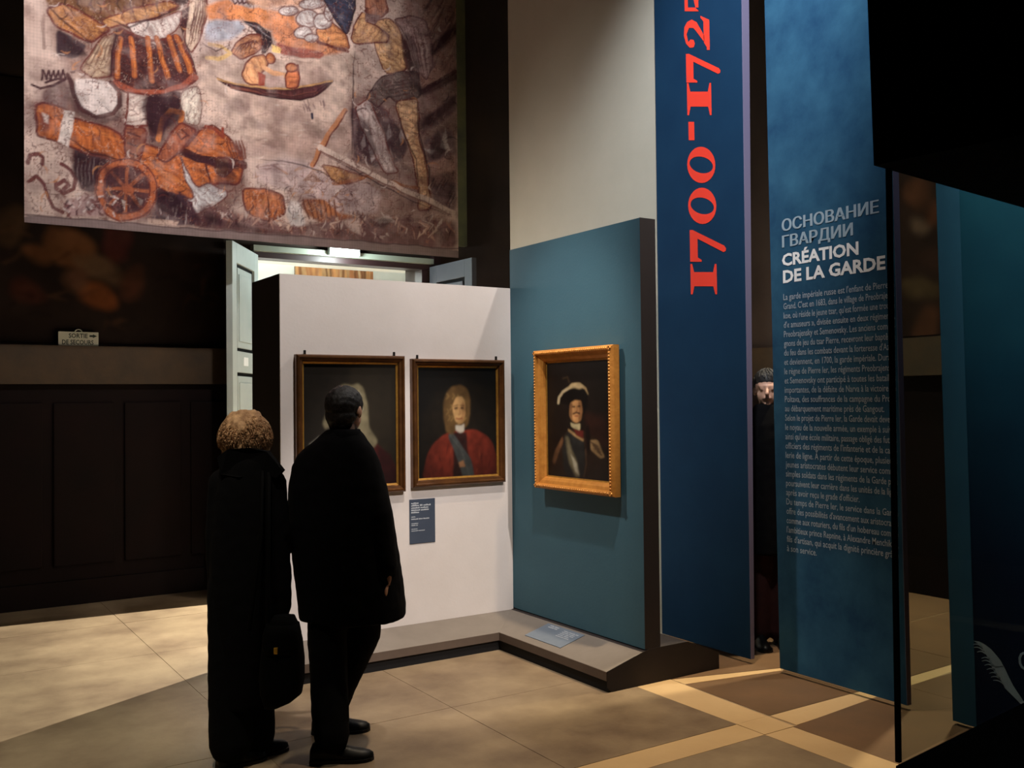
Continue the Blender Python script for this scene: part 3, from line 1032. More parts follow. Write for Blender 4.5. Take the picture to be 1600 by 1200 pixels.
# unit letters: old-style figures, x-height 1, u to the right
ONE = [[(0, 0), (1.12, 0), (1.12, .07), (.82, .14), (.82, .86), (1.12, .93), (1.12, 1.0), (0, 1.0), (0, .93), (.30, .86), (.30, .14), (0, .07)]]
SEVEN = [[(0, .55), (.07, .55), (.16, .70), (.30, .70), (.86, .70), (.36, -.30), (.40, -.39), (.50, -.41), (.60, -.34), (1.18, .88), (1.18, 1.0), (.10, 1.0), (.0, 1.0)]]


def ring(cx, cy, ox, oy, ix, iy, tilt=0.0, n=28):
    q = np.linspace(0, 2 * math.pi, n + 1)
    out = []
    for k in range(n):
        a, c = q[k], q[k + 1]
        f = lambda t, rx, ry, tl=0: (cx + rx * math.cos(t) + tl * math.sin(t), cy + ry * math.sin(t))
        out.append([f(a, ox, oy), f(c, ox, oy), f(c, ix, iy, tilt), f(a, ix, iy, tilt)])
    return out


ZERO = ring(.66, .5, .66, .53, .30, .44, 0.06)
DASH = [[(0, .68), (.70, .68), (.70, .90), (0, .90)]]
TWO = [[(0, 0), (1.15, 0), (1.30, .36), (1.22, .36), (1.08, .24), (.52, .24), (.30, .24), (.10, .12), (0, .12)],
       [(.30, .22), (.55, .22), (1.06, .52), (.72, .55)],
       [(.72, .55), (1.06, .52), (1.16, .72), (1.06, .92), (.84, .84), (.84, .66)],
       [(.84, .84), (1.06, .92), (.86, 1.03), (.52, 1.05), (.24, .97), (.30, .88), (.60, .94)],
       [(.24, .97), (.08, .82), (.10, .66), (.24, .60), (.38, .66), (.40, .78), (.30, .88)]]
FIVE = [[(.2, .40), (.34, .55), (.34, 1.0), (.2, 1.0)], [(.34, .86), (1.1, .86), (1.1, 1.02), (.34, 1.0)],
        [(.34, .55), (.66, .62), (1.0, .5), (1.12, .1), (1.0, -.2), (.72, .12), (.6, .42), (.34, .42)]]
glyphs = []
# (shape, x of baseline, y where the letter starts, pixels per unit across, pixels per unit along, lean per px)
for G_, xb, yb, sx, sy in ((ONE, 1120.5, 460, 41, 42.5), (SEVEN, 1118.5, 409, 40, 42), (ZERO, 1118.5, 350, 41.5, 43), (ZERO, 1117, 286, 41.5, 43),
                           (DASH, 1113, 219, 41, 41), (ONE, 1112, 180, 38, 45), (SEVEN, 1110.5, 129, 38, 38), (TWO, 1109, 78, 38, 41), (FIVE, 1107, 26, 37, 42)):
    for pl_ in G_:
        glyphs.append([(xb - v * sx - (u * sy) * 0.018, yb - u * sy) for u, v in pl_])
g = bar_x(glyphs)
o = g.done('red_lettering', M['red'], bn1, False, s1)
o['label'] = 'red sideways figures 1700-1725'

bn2, s2 = banner(3.992, 3.138, 0.028, 5.4, M['banner2'], 0.06, 0.035, 'blue title banner with white text about the guard, behind the black post', 0.06)
XT = XB - 0.0015
EXT, EZ = np.array([0, -1.0, 0]), np.array([0, 0, 1.0])
for s, (xa, ya), (xb, yb), cap_px, key in (('ОСНОВАНИЕ', (1221.5, 361), (1373.5, 333), 17.5, 'textgrey'), ('ГВАРДИИ', (1222, 387.5), (1333, 367), 17.5, 'textgrey'),
                                           ('CRÉATION', (1222, 415), (1341.5, 397.5), 17.5, 'textwhite'), ('DE LA GARDE', (1223.5, 441.5), (1383.5, 420), 18, 'textwhite')):
    A_, C_ = pX(xa, ya, XT), pX(xb, yb, XT)
    zb = (A_[2] + C_[2]) / 2
    cap_h = pX(xa, ya - cap_px, XT)[2] - A_[2]
    b = B()
    if key == 'textgrey':
        # heavier strokes: the same letters set three times, a hair apart
        for k, dx in enumerate((0.0, 0.0038, 0.0076)):
            put_text(b, s, (XT - 0.0003 * k, A_[1] - dx, zb), EXT, EZ, cap_h, A_[1] - C_[1] - 0.0076, 0.0)
    else:
        put_text(b, s, (XT, A_[1], zb), EXT, EZ, cap_h, A_[1] - C_[1], 0.034)
    b.done('title_line', M[key], bn2, False, s2)
LINES = ["La garde impériale russe est l'enfant de Pierre le", "Grand. C'est en 1683, dans le village de Preobrajens-", "koe, où réside le jeune tsar, qu'est formée une troupe",
         "d'« amuseurs », divisée ensuite en deux régiments,", "Preobrajensky et Semenovsky. Les anciens compa-", "gnons de jeu du tsar Pierre, recevront leur baptême",
         "du feu dans les combats devant la forteresse d'Azov", "et deviennent, en 1700, la garde impériale. Durant", "le règne de Pierre Ier, les régiments Preobrajensky",
         "et Semenovsky ont participé à toutes les batailles", "importantes, de la défaite de Narva à la victoire de", "Poltava, des souffrances de la campagne du Prout",
         "au débarquement maritime près de Gangout.", "Selon le projet de Pierre Ier, la Garde devait devenir", "le noyau de la nouvelle armée, un exemple à suivre",
         "ainsi qu'une école militaire, passage obligé des futurs", "officiers des régiments de l'infanterie et de la cava-", "lerie de ligne. À partir de cette époque, plusieurs",
         "jeunes aristocrates débutent leur service comme", "simples soldats dans les régiments de la Garde puis", "poursuivent leur carrière dans les unités de la ligne",
         "après avoir reçu le grade d'officier.", "Du temps de Pierre Ier, le service dans la Garde", "offre des possibilités d'avancement aux aristocrates",
         "comme aux roturiers, du fils d'un hobereau comme", "l'ambitieux prince Repnine, à Alexandre Menchikov,", "fils d'artisan, qui acquit la dignité princière grâce",
         "à son service."]
SHORT = {12: 1381, 21: 1340, 27: 1272}
zt0, zt1 = pX(1225, 469, XT)[2], pX(1231, 861, XT)[2]
yl = pX(1226, 600, XT)[1]
yr = pX(1400, 600, XT)[1]
b = B()
for k, s in enumerate(LINES):
    z = zt0 + (zt1 - zt0) * k / 27.0
    xr_ = pX(SHORT[k], 600, XT)[1] if k in SHORT else yr
    put_text(b, s, (XT, yl, z), EXT, EZ, 0.036, yl - xr_, 0.006)
b.done('body_text', M['textbody'], bn2, False, s2)['kind'] = 'stuff'

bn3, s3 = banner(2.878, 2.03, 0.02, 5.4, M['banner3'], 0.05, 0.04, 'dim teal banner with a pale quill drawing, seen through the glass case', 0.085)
b = B()
st = 0.125
b.flat([(XB - 0.001, 2.877, 0.021), (XB - 0.001, 2.877 - st, 0.021), (XB - 0.001, 2.961 - st, 5.39), (XB - 0.001, 2.961, 5.39)])
b.done('pale_stripe', M['bannerstrip'], bn3, False, s3)


def zq(pts):
    return [(1380 + x / 6.0, 1000 + y / 6.0) for x, y in pts]


polys = [zq([(845, 8), (900, 14), (950, 40), (1010, 85), (1050, 130), (1000, 150), (950, 110), (920, 60), (880, 28)]),
         zq([(950, 110), (1000, 150), (1050, 130), (1100, 190), (1130, 250), (1050, 260), (1000, 200)]),
         zq([(1000, 190), (1050, 250), (1130, 245), (1180, 350), (1220, 430), (1180, 460), (1120, 400), (1060, 330), (1020, 260)]),
         zq([(1120, 400), (1180, 460), (1220, 430), (1320, 580), (1420, 700), (1400, 720), (1290, 600), (1200, 510), (1140, 450)])]
for (x0, y0), (x1, y1) in (((845, 38), (930, 60)), ((850, 66), (940, 92)), ((880, 110), (960, 120)), ((920, 170), (1000, 172)), ((925, 195), (1010, 205)), ((950, 235), (1030, 238)),
                           ((970, 275), (1050, 275)), ((995, 310), (1070, 315)), ((1010, 345), (1100, 355)), ((1030, 375), (1130, 405))):
    q = []
    for t in np.linspace(0, 1, 6):
        q.append((x0 + (x1 - x0) * t, y0 + (y1 - y0) * t + 14 * math.sin(t * math.pi) * -1))
    polys.append(zq(q + [(x, y + 16 - 10 * (i / 5.0)) for i, (x, y) in enumerate(q[::-1])]))
# curl of the lettering beginning at the frame edge
cur = [(1320, 110), (1285, 125), (1268, 165), (1272, 220), (1290, 260), (1330, 285), (1390, 280), (1440, 240), (1450, 180), (1420, 125), (1370, 105)]
for i in range(len(cur)):
    a, c = np.array(cur[i], float), np.array(cur[(i + 1) % len(cur)], float)
    ctr = np.array((1360, 195.0))
    polys.append(zq([a, c, c + (ctr - c) * 0.24, a + (ctr - a) * 0.24]))
bar_x(polys, 0.002).done('quill_drawing', M['feather'], bn3, False, s3)

# unseen stand added for the left floor beam; its flaps shield the door leaf
SP = np.array((4.9, 7.76, 0.0))
sl = thing('added_spotlight', tuple(SP), 'added black spotlight on a floor stand, unseen behind the white partition', 'spotlight')
bd_ = np.array((-0.985, -0.174, 0.0))
sd_ = np.array((-0.174, 0.985, 0.0))
zv_ = np.array((0, 0, 1.0))
c = SP + zv_ * 2.35
B().obox(c + bd_ * 0.10 - zv_ * 0.022 + zv_ * 0.03, bd_ * 0.004, sd_ * 0.16, zv_ * 0.052).done('flap', M['iron'], sl, False, SP)
B().obox(c - bd_ * 0.09, bd_ * 0.07, sd_ * 0.07, zv_ * 0.07).done('housing', M['iron'], sl, False, SP)
B().obox(c + bd_ * 0.04 + zv_ * 0.075, bd_ * 0.075, sd_ * 0.16, zv_ * 0.003).done('added_top_flap', M['iron'], sl, False, SP)
B().tube([tuple(SP - bd_ * 0.09 + zv_ * 0.03), tuple(SP - bd_ * 0.09 + zv_ * 2.3)], [0.016, 0.012], 10).done('added_pole', M['iron'], sl, True, SP)
for k in range(3):
    an = 2.0943951 * k + 0.4
    e_ = np.array((math.cos(an), math.sin(an), 0))
    B().tube([tuple(SP - bd_ * 0.09 + zv_ * 0.35), tuple(SP - bd_ * 0.09 + e_ * 0.33 + zv_ * 0.012)], [0.010, 0.010], 8).done('added_leg', M['iron'], sl, True, SP)

# ================================================================== BIG HANGING PRINT
YH = 7.6
HX0, HX1, HZ0, HZ1 = 0.818, 4.362, 2.945, 5.75
CW, CH = 470, 372


def hang_uv(x, y):
    p = pY(x, y, YH)
    return ((p[0] - HX0) / (HX1 - HX0) * CW, (HZ1 - p[2]) / (HZ1 - HZ0) * CH)


cv = Canvas(CW, CH, (212, 186, 174), hang_uv, 1.5, 41)


def A(*pts):
    return [(x / 3.0, y / 3.0) for x, y in pts]


def D(*pts):
    return [(340 + x / 3.0, y / 3.0) for x, y in pts]


OUT = (104, 50, 44)
DK = (74, 48, 52)
# grounds: sea and sand tones
cv.poly(A((900, 250), (1020, 230), (1260, 240), (1600, 230), (1700, 240), (1760, 400), (1640, 600), (1500, 720), (1250, 700), (1050, 620), (930, 500)), (196, 170, 156), soft=10)
cv.poly(D((330, 620), (620, 560), (640, 740), (430, 740), (200, 740), (60, 680)), (170, 140, 130), 0.7, 14)
cv.poly(A((90, 480), (330, 430), (540, 560), (700, 430), (900, 560), (1150, 690), (1160, 900), (1000, 1060), (300, 1000), (430, 880), (330, 760), (300, 640)), (104, 70, 64), 0.85, 9)
cv.poly(A((200, -60), (560, -60), (900, -60), (880, 240), (900, 420), (540, 420), (330, 330), (250, 240)), (122, 88, 76), 0.7, 12)
cv.poly(D((620, 430), (900, 340), (1130, 280), (1130, 1030), (560, 1010), (380, 900), (620, 760)), (136, 106, 100), 0.85, 12)
cv.poly(D((860, -60), (1130, -60), (1130, 420), (900, 420)), (128, 96, 90), 0.9, 10)
cv.mottle(0.22, 18, 9)
cv.mottle(0.5, 30, 31, (92, 62, 60))
cv.mottle(0.35, 9, 12, (168, 134, 122))
# upper left robes
cv.poly(A((200, -200), (700, -220), (860, -60), (840, 60), (700, 110), (560, 130), (430, 90), (300, 20), (215, 30)), (120, 84, 60), soft=3)
cv.poly(A((215, 40), (300, 14), (420, 80), (520, 130), (430, 200), (380, 180), (250, 110)), (178, 122, 78), 1, 2, OUT, 2)
cv.poly(A((480, 90), (620, 40), (800, 0), (840, 30), (700, 90), (560, 120), (500, 130)), (186, 134, 88), 1, 2, OUT, 1.5)
for k in range(8):
    cv.stroke(A((330 + 60 * k, -60), (300 + 62 * k, 20), (360 + 55 * k, 80)), random.choice([OUT, (150, 104, 70), (70, 44, 36)]), 2.2, 0.8, True)
cv.poly(A((800, -40), (900, -40), (905, 0), (850, 30), (800, 0)), (60, 36, 36))
cv.poly(A((260, 130), (330, 165), (410, 215), (350, 272), (260, 262)), (88, 74, 76), 1, 2)
cv.poly(A((200, 60), (215, 60), (205, 150), (215, 230), (195, 230), (190, 120)), (150, 122, 114), 0.7)
# left drapery
cv.poly(A((370, 318), (430, 240), (480, 170), (540, 140), (525, 250), (520, 360), (430, 362)), (178, 152, 128), 1, 2, OUT, 1.5)
for k in range(5):
    cv.stroke(A((385 + 26 * k, 320), (430 + 20 * k, 250), (485 + 11 * k, 170)), (112, 84, 72), 1.6, 0.9, True)
# right drapery
cv.poly(A((890, -40), (970, -60), (968, 60), (955, 140), (900, 250), (862, 205)), (198, 172, 152), 1, 1.5, OUT, 1.6)
for k in range(5):
    cv.stroke(A((880 + 14 * k, 220 - 10 * k), (905 + 12 * k, 110), (920 + 10 * k, -30)), (90, 58, 54), 1.8, 0.9, True)
cv.poly(A((830, 60), (890, 30), (880, 120), (855, 160)), (66, 40, 42))
# cloth over the skirt
cv.poly(A((585, 108), (700, 96), (850, 48), (850, 100), (820, 150), (760, 188), (690, 182), (620, 150)), (214, 196, 188), 1, 2, OUT, 1.2)
# skirt with hanging straps
cv.poly(A((560, 125), (640, 165), (700, 186), (770, 184), (838, 160), (880, 250), (922, 352), (840, 400), (700, 432), (545, 385), (520, 330), (540, 220)), (72, 42, 42), 1, 1.5, OUT, 2)
for x0, x1, yb in ((560, 548, 360), (615, 628, 350), (690, 712, 372), (735, 785, 360), (795, 842, 330), (830, 895, 340)):
    cv.stroke(A((x0, 175), ((x0 + x1) / 2, 260), (x1, yb)), (168, 92, 52), 5.2)
    cv.stroke(A((x0 + 3, 175), ((x0 + x1) / 2 + 3, 260), (x1 + 2, yb)), (196, 118, 66), 1.8)
cv.stroke(A((540, 388), (640, 428), (760, 430), (850, 405), (915, 360)), (158, 82, 62), 6)
cv.stroke(A((540, 408), (640, 446), (760, 446), (870, 410), (915, 376)), OUT, 1.8)
# white rock, arch and capital
cv.ell(458, 452, 112, 88, (218, 204, 198), rot=0, outline=None, soft=1.5) if False else None
cv.poly(A((345, 365), (430, 362), (520, 385), (556, 430), (555, 500), (510, 535), (440, 540), (375, 500), (345, 440)), (218, 202, 196), 1, 1.5)
cv.stroke(A((318, 350), (345, 440), (375, 505), (450, 545), (530, 530), (565, 490), (560, 430), (520, 385)), (84, 48, 46), 4.5, 0.9)
cv.poly(A((205, 420), (300, 360), (325, 420), (320, 510), (230, 490), (195, 450)), (116, 92, 90), 0.85, 3)
cv.stroke(A((150, 390), (190, 410), (250, 400), (300, 370), (270, 365), (215, 385)), DK, 2.4)
for k in range(5):
    cv.stroke(A((195 + 22 * k, 370), (205 + 22 * k, 325), (218 + 22 * k, 368)), DK, 2)
# legs
cv.poly(A((600, 425), (695, 440), (690, 590), (590, 585)), (206, 186, 176), 1, 1.5, OUT, 2)
cv.poly(A((690, 440), (850, 425), (865, 480), (800, 540), (755, 650), (700, 670), (690, 560)), (72, 46, 48), 1, 2)
cv.poly(A((850, 425), (925, 395), (950, 490), (925, 590), (865, 565), (850, 520)), (208, 192, 178), 1, 2, (120, 90, 84), 1.2)
# cannon barrels
cv.poly(A((340, 690), (470, 730), (560, 770), (470, 830), (440, 900), (370, 885), (345, 790)), (74, 54, 58), 1, 3)
for k in range(6):
    cv.stroke(A((365 + 20 * k, 740), (360 + 18 * k, 860)), random.choice([(190, 172, 168), (40, 28, 34)]), 1.6, 0.9, True)
cv.poly(A((165, 490), (200, 470), (310, 510), (330, 545), (560, 612), (595, 690), (590, 765), (480, 738), (330, 690), (262, 652), (172, 632)), (178, 98, 54), 1, 1.5, OUT, 2.2)
cv.stroke(A((330, 580), (450, 620), (585, 660)), (206, 122, 70), 5, 0.6, True)
cv.stroke(A((340, 670), (470, 722), (585, 752)), (110, 56, 38), 4, 0.7, True)
cv.poly(A((300, 512), (352, 522), (318, 690), (272, 655)), (216, 200, 192), 1, 1.5)
cv.poly(A((180, 520), (235, 545), (235, 600), (190, 610)), (120, 66, 54), 0.9, 3)
cv.poly(A((195, 520), (225, 535), (225, 580), (205, 570)), (206, 190, 182), 0.8, 2)
cv.poly(A((590, 650), (740, 690), (870, 690), (940, 600), (1000, 585), (1075, 645), (1150, 750), (1115, 870), (1010, 850), (930, 920), (880, 930), (750, 880), (640, 770)), (182, 102, 58), 1, 2, OUT, 2)
cv.stroke(A((845, 700), (920, 735), (1000, 755), (1060, 755), (1140, 770)), (78, 40, 38), 9)
cv.stroke(A((960, 590), (1000, 600), (1040, 640), (1040, 600)), (140, 64, 50), 3)
for k in range(6):
    cv.stroke(A((1060 + 14 * k, 660), (1090 + 12 * k, 740)), (112, 58, 44), 1.8)
cv.stroke(A((960, 770), (985, 850)), OUT, 2)
cv.stroke(A((700, 760), (800, 830), (890, 880)), (214, 130, 76), 6, 0.5, True)
cv.ell(1015, 780, 30, 26, (120, 70, 40)) if False else cv.poly(A((1000, 740), (1070, 740), (1090, 790), (1050, 830), (1005, 800)), (112, 70, 44), 1, 2, OUT, 2)
# boots
cv.poly(A((580, 585), (690, 602), (655, 760), (645, 900), (600, 905), (592, 760)), (138, 82, 62), 1, 1.5, OUT, 2)
for k in range(6):
    cv.stroke(A((598, 620 + 45 * k), (650 - 3 * k, 640 + 45 * k)), (84, 44, 42), 1.8)
cv.stroke(A((740, 650), (765, 560), (800, 515), (850, 522), (840, 560)), (196, 116, 62), 5)
cv.poly(A((840, 560), (925, 610), (850, 700), (785, 760), (735, 735), (780, 650)), (158, 90, 64), 1, 1.5, OUT, 2)
cv.stroke(A((850, 600), (880, 630), (850, 650), (830, 620)), (90, 46, 42), 1.8)
# wheel
q = np.linspace(0, 2 * math.pi, 26)
cv.poly(A(*[(590 + 118 * math.cos(t), 885 + 118 * math.sin(t)) for t in q]), (84, 52, 54), 1, 2)
for k in range(8):
    t = k * math.pi / 4 + 0.05
    cv.stroke(A((590, 885), (590 + 118 * math.cos(t), 885 + 118 * math.sin(t))), (160, 92, 64), 3.2)
cv.poly(A((640, 920), (670, 930), (660, 960)), (190, 174, 168))
cv.poly(A((570, 935), (590, 940), (580, 985)), (200, 184, 176))
cv.stroke(A(*[(590 + 130 * math.cos(t), 885 + 130 * math.sin(t)) for t in q]), (176, 98, 64), 8.5)
cv.stroke(A(*[(590 + 146 * math.cos(t), 885 + 146 * math.sin(t)) for t in q]), OUT, 1.6)
cv.stroke(A(*[(590 + 112 * math.cos(t), 885 + 112 * math.sin(t)) for t in q]), OUT, 1.6)
cv.stroke(A((590, 880), (600, 890)), (176, 98, 64), 9)
# pale horn and scrolls
cv.poly(A((845, 720), (870, 790), (925, 880), (980, 850), (1060, 890), (1060, 920), (1000, 960), (920, 1005), (850, 980), (830, 925), (900, 930), (900, 890), (865, 830)), (206, 200, 200), 1, 1.5, (110, 70, 66), 1.6)
cv.stroke(A((840, 900), (835, 960), (900, 1000), (895, 945), (865, 945)), (96, 54, 52), 2.6)
for pl_ in (((130, 845), (165, 820), (205, 860), (225, 920), (245, 970), (290, 990)), ((128, 760), (140, 722), (180, 715), (200, 730), (195, 765)),
            ((262, 850), (265, 880), (300, 898), (340, 880), (352, 830), (330, 790), (290, 765)), ((275, 860), (300, 840), (320, 860), (300, 880))):
    cv.stroke(A(*pl_), (110, 66, 64), 3.6, 1, False)
cv.poly(A((300, 930), (430, 905), (470, 960), (500, 1010), (310, 1005)), (180, 148, 146), 0.8, 3)
for k in range(60):
    x, y = random.uniform(300, 560), random.uniform(905, 1010)
    cv.stroke(A((x, y), (x + random.uniform(-25, 25), y + random.uniform(-18, 18))), random.choice([DK, (120, 76, 76), (214, 196, 192)]), 1.8, 0.8)
cv.poly(A((740, 890), (860, 905), (900, 960), (960, 1060), (840, 1050), (700, 1030), (730, 960)), (70, 48, 58), 1, 3)
for k in range(16):
    x, y = random.uniform(740, 920), random.uniform(900, 1040)
    cv.stroke(A((x, y), (x + random.uniform(-8, 8), y + random.uniform(20, 50))), random.choice([(198, 180, 176), (120, 84, 84)]), 1.6, 0.8, True)
cv.poly(A((690, 1015), (840, 1030), (830, 1050), (690, 1040)), (206, 176, 160), 0.9)
# ship top, sky and clouds
cv.poly(A((970, 100), (1110, 80), (1150, 130), (1090, 180), (1000, 190), (955, 190)), (172, 172, 182), 1, 4)
cv.poly(A((955, 30), (1070, -10), (1240, 40), (1380, 60), (1390, 150), (1240, 130), (1120, 90), (975, 95)), (206, 132, 86), 1, 4)
cv.poly(A((1060, -60), (1250, -60), (1240, 20), (1180, 45), (1080, 10)), (176, 160, 156), 1, 3)
for k in range(6):
    cv.stroke(A((1080 + 24 * k, -20), (1100 + 22 * k, 20), (1115 + 24 * k, 5)), DK, 1.8)
cv.poly(D((-20, 90), (60, 95), (110, 110), (60, 180), (-40, 190)), (172, 170, 178), 1, 5)
cv.poly(D((240, 60), (340, 80), (420, 150), (470, 190), (610, 235), (480, 262), (330, 240), (260, 180)), (208, 138, 100), 1, 4)
cv.poly(D((460, 130), (530, 100), (600, 160), (622, 232), (540, 215), (470, 190)), (216, 146, 98), 1, 2, OUT, 1.6)
cv.poly(D((120, -60), (480, -60), (480, 20), (420, 40), (330, 20), (240, 40), (150, 20)), (206, 160, 134), 1, 5)
for x, y, rx, ry in ((330, 48, 46, 22), (440, 18, 62, 26), (420, 85, 55, 42), (490, 100, 44, 36), (400, 150, 44, 30), (440, 175, 34, 20), (520, 60, 24, 40)):
    cv.poly([(340 + (x + rx * math.cos(t)) / 3, (y + ry * math.sin(t)) / 3) for t in np.linspace(0, 6.2, 14)], (206, 194, 190), 1, 1.5, (120, 86, 82), 1.5)
    cv.stroke(D((x - rx * .4, y + ry * .3), (x, y + ry * .6), (x + rx * .5, y + ry * .2)), (140, 110, 106), 1.6, 0.8, True)
cv.stroke(D((470, 195), (540, 220), (610, 240)), OUT, 3)
cv.poly(D((480, -30), (640, -10), (640, 40), (622, 110), (600, 165), (540, 80)), (58, 60, 78), 1, 1.5, (44, 34, 40), 1.6)
cv.stroke(D((520, 20), (570, 80), (598, 150)), (84, 86, 104), 4, 0.6, True)
# dark blade, wing and sail
cv.poly(D((105, 95), (180, 105), (250, 145), (258, 200), (232, 245), (204, 250), (205, 190), (170, 140)), (54, 42, 46), 1, 1.5)
cv.stroke(D((120, 105), (190, 130), (250, 175)), (150, 140, 144), 2, 0.8, True)
cv.poly(D((60, 245), (90, 190), (150, 155), (205, 160), (208, 220), (160, 255), (110, 280)), (184, 128, 96), 1, 2, OUT, 1.6)
for k in range(6):
    cv.stroke(D((70 + 18 * k, 260 - 6 * k), (105 + 14 * k, 210 - 5 * k), (165 + 6 * k, 175 + 6 * k)), (98, 56, 50), 1.8, 0.9, True)
cv.stroke(D((-40, 205), (20, 215), (60, 250), (0, 280), (-50, 270)), (206, 170, 120), 4)
cv.poly(D((265, 195), (350, 215), (490, 238), (500, 258), (470, 278), (300, 255)), (154, 92, 80), 1, 2)
cv.poly(D((255, 205), (300, 225), (295, 245), (258, 240)), (230, 190, 120), 0.9)
cv.stroke(D((260, 262), (380, 275), (470, 285)), (226, 196, 180), 3, 0.7)
# boat and rowers
cv.poly(D((-5, 360), (60, 385), (130, 404), (230, 414), (330, 412), (430, 400), (490, 385), (538, 372), (500, 420), (440, 455), (380, 466), (280, 456), (180, 438), (70, 415)), (84, 46, 46), 1, 1.5, (52, 28, 32), 1.8)
cv.stroke(D((0, 362), (70, 388), (150, 406), (300, 414), (440, 398), (530, 376)), (196, 150, 100), 2)
cv.stroke(D((60, 408), (200, 430), (350, 448), (460, 430)), (126, 72, 58), 2.5, 0.7)
cv.poly(D((112, 345), (128, 300), (165, 262), (215, 250), (240, 285), (225, 320), (200, 345), (215, 400), (150, 400), (125, 385)), (220, 158, 114), 1, 2, OUT, 1.8)
cv.poly(D((185, 335), (225, 350), (220, 402), (190, 402)), (150, 66, 48))
cv.stroke(D((215, 315), (260, 340), (330, 350)), (222, 166, 124), 5)
cv.poly([(340 + (248 + 22 * math.cos(t)) / 3, (272 + 26 * math.sin(t)) / 3) for t in np.linspace(0, 6.2, 12)], (190, 120, 78), 1, 1, OUT, 1.4)
cv.poly(D((318, 350), (330, 318), (375, 318), (388, 360), (378, 408), (320, 408)), (196, 116, 78), 1, 1.5, OUT, 1.8)
cv.poly([(340 + (345 + 30 * math.cos(t)) / 3, (312 + 20 * math.sin(t)) / 3) for t in np.linspace(0, 6.2, 12)], (176, 116, 82), 1, 1, OUT, 1.6)
cv.stroke(D((375, 300), (382, 340)), OUT, 2.2)
cv.poly(D((225, 365), (310, 345), (315, 400), (230, 402)), (196, 166, 156), 0.9)
# sea marks
for k in range(40):
    x, y = random.uniform(40, 600), random.uniform(470, 720)
    cv.stroke(D((x, y), (x + random.uniform(10, 50), y + random.uniform(-6, 6))), random.choice([(150, 124, 116), (206, 188, 178), (134, 108, 104)]), 1.8, 0.5, True)
for k in range(14):
    x, y = random.uniform(380, 500), random.uniform(465, 500)
    cv.stroke(D((x, y), (x + 8, y + 22)), (116, 92, 92), 1.4, 0.7)
cv.stroke(D((438, 530), (442, 552)), (40, 40, 60), 2.4)
# striding man at the right
cv.poly(D((880, -60), (1110, -60), (1112, 350), (960, 440), (940, 330), (1000, 260), (960, 60)), (150, 116, 106), 1, 6)
for k in range(30):
    x, y = random.uniform(930, 1100), random.uniform(-20, 400)
    cv.stroke(D((x, y), (x + 40, y - 60), (x + 60, y - 110)), random.choice([(84, 56, 58), (186, 156, 140), (120, 88, 84), (66, 46, 50)]), 3, 0.6, True)
cv.stroke(D((1010, 240), (1060, 180), (1105, 130)), (66, 44, 50), 8, 0.9, True)
cv.stroke(D((950, 430), (1030, 380), (1110, 335)), (78, 48, 48), 5, 0.9)
cv.poly(D((945, 450), (1110, 370), (1112, 560), (960, 640), (945, 560)), (140, 112, 106), 1, 4)
cv.poly(D((960, 560), (1112, 430), (1112, 520), (1000, 600), (950, 640)), (96, 70, 72), 0.9, 4)
cv.poly(D((620, 500), (760, 480), (830, 560), (885, 660), (870, 740), (780, 790), (640, 750), (622, 640)), (92, 70, 72), 1, 4)
for k in range(12):
    x, y = random.uniform(650, 860), random.uniform(600, 740)
    cv.poly(D((x, y), (x + 16, y - 50), (x + 26, y + 10), (x + 8, y + 30)), random.choice([(190, 174, 172), (150, 126, 122), (60, 42, 48)]), 0.8, 1.5)
cv.poly(D((640, 500), (705, 455), (730, 520), (775, 610), (822, 760), (850, 805), (780, 812), (720, 690), (665, 590)), (186, 166, 162), 1, 2, OUT, 1.5)
cv.poly(D((640, 195), (700, 200), (740, 230), (775, 330), (760, 380), (690, 450), (650, 440), (635, 300)), (176, 152, 142), 0.9, 3)
cv.poly(D((735, 95), (800, 85), (840, 110), (880, 200), (885, 325), (790, 345), (770, 320), (730, 215)), (214, 166, 122), 1, 2, OUT, 1.6)
for k in range(5):
    cv.stroke(D((780 + 4 * k, 190 + 28 * k), (830 + 4 * k, 196 + 28 * k)), (160, 112, 84), 1.8, 0.7, True)
cv.poly(D((825, 90), (900, 70), (970, 90), (1000, 200), (1005, 300), (975, 380), (935, 330), (905, 200), (860, 130)), (160, 130, 126), 1, 3, (104, 74, 74), 1.8)
for k in range(9):
    cv.stroke(D((850 + 12 * k, 110), (890 + 11 * k, 230), (925 + 8 * k, 350)), random.choice([(96, 68, 70), (190, 164, 158)]), 2, 0.8, True)
cv.poly(D((860, 170), (890, 190), (915, 300), (890, 330), (870, 280)), (88, 60, 56), 0.9, 2)
cv.poly(D((622, 180), (640, 110), (668, 60), (690, 45), (692, 100), (740, 120), (800, 160), (795, 192), (720, 200), (640, 205)), (216, 164, 120), 1, 2, OUT, 1.8)
cv.poly(D((690, -20), (780, -30), (800, 50), (770, 80), (720, 90), (690, 50)), (172, 116, 92), 1, 2, OUT, 1.8)
cv.poly(D((690, 60), (760, 70), (740, 110), (690, 100)), (132, 104, 100))
cv.poly(D((755, 365), (840, 335), (935, 325), (948, 400), (945, 455), (860, 470), (830, 475), (800, 445), (750, 505), (690, 455), (720, 420)), (112, 94, 90), 1, 2, (72, 50, 52), 1.8)
for k in range(6):
    cv.stroke(D((770, 380 + 14 * k), (850, 365 + 16 * k), (935, 350 + 16 * k)), (80, 62, 62), 1.8, 0.8, True)
cv.poly(D((825, 472), (935, 455), (945, 560), (940, 650), (972, 740), (985, 860), (1000, 975), (940, 985), (935, 880), (915, 750), (870, 610)), (222, 176, 138), 1, 2, OUT, 1.8)
cv.stroke(D((930, 500), (925, 640), (955, 760), (975, 900)), (186, 132, 100), 4, 0.6, True)
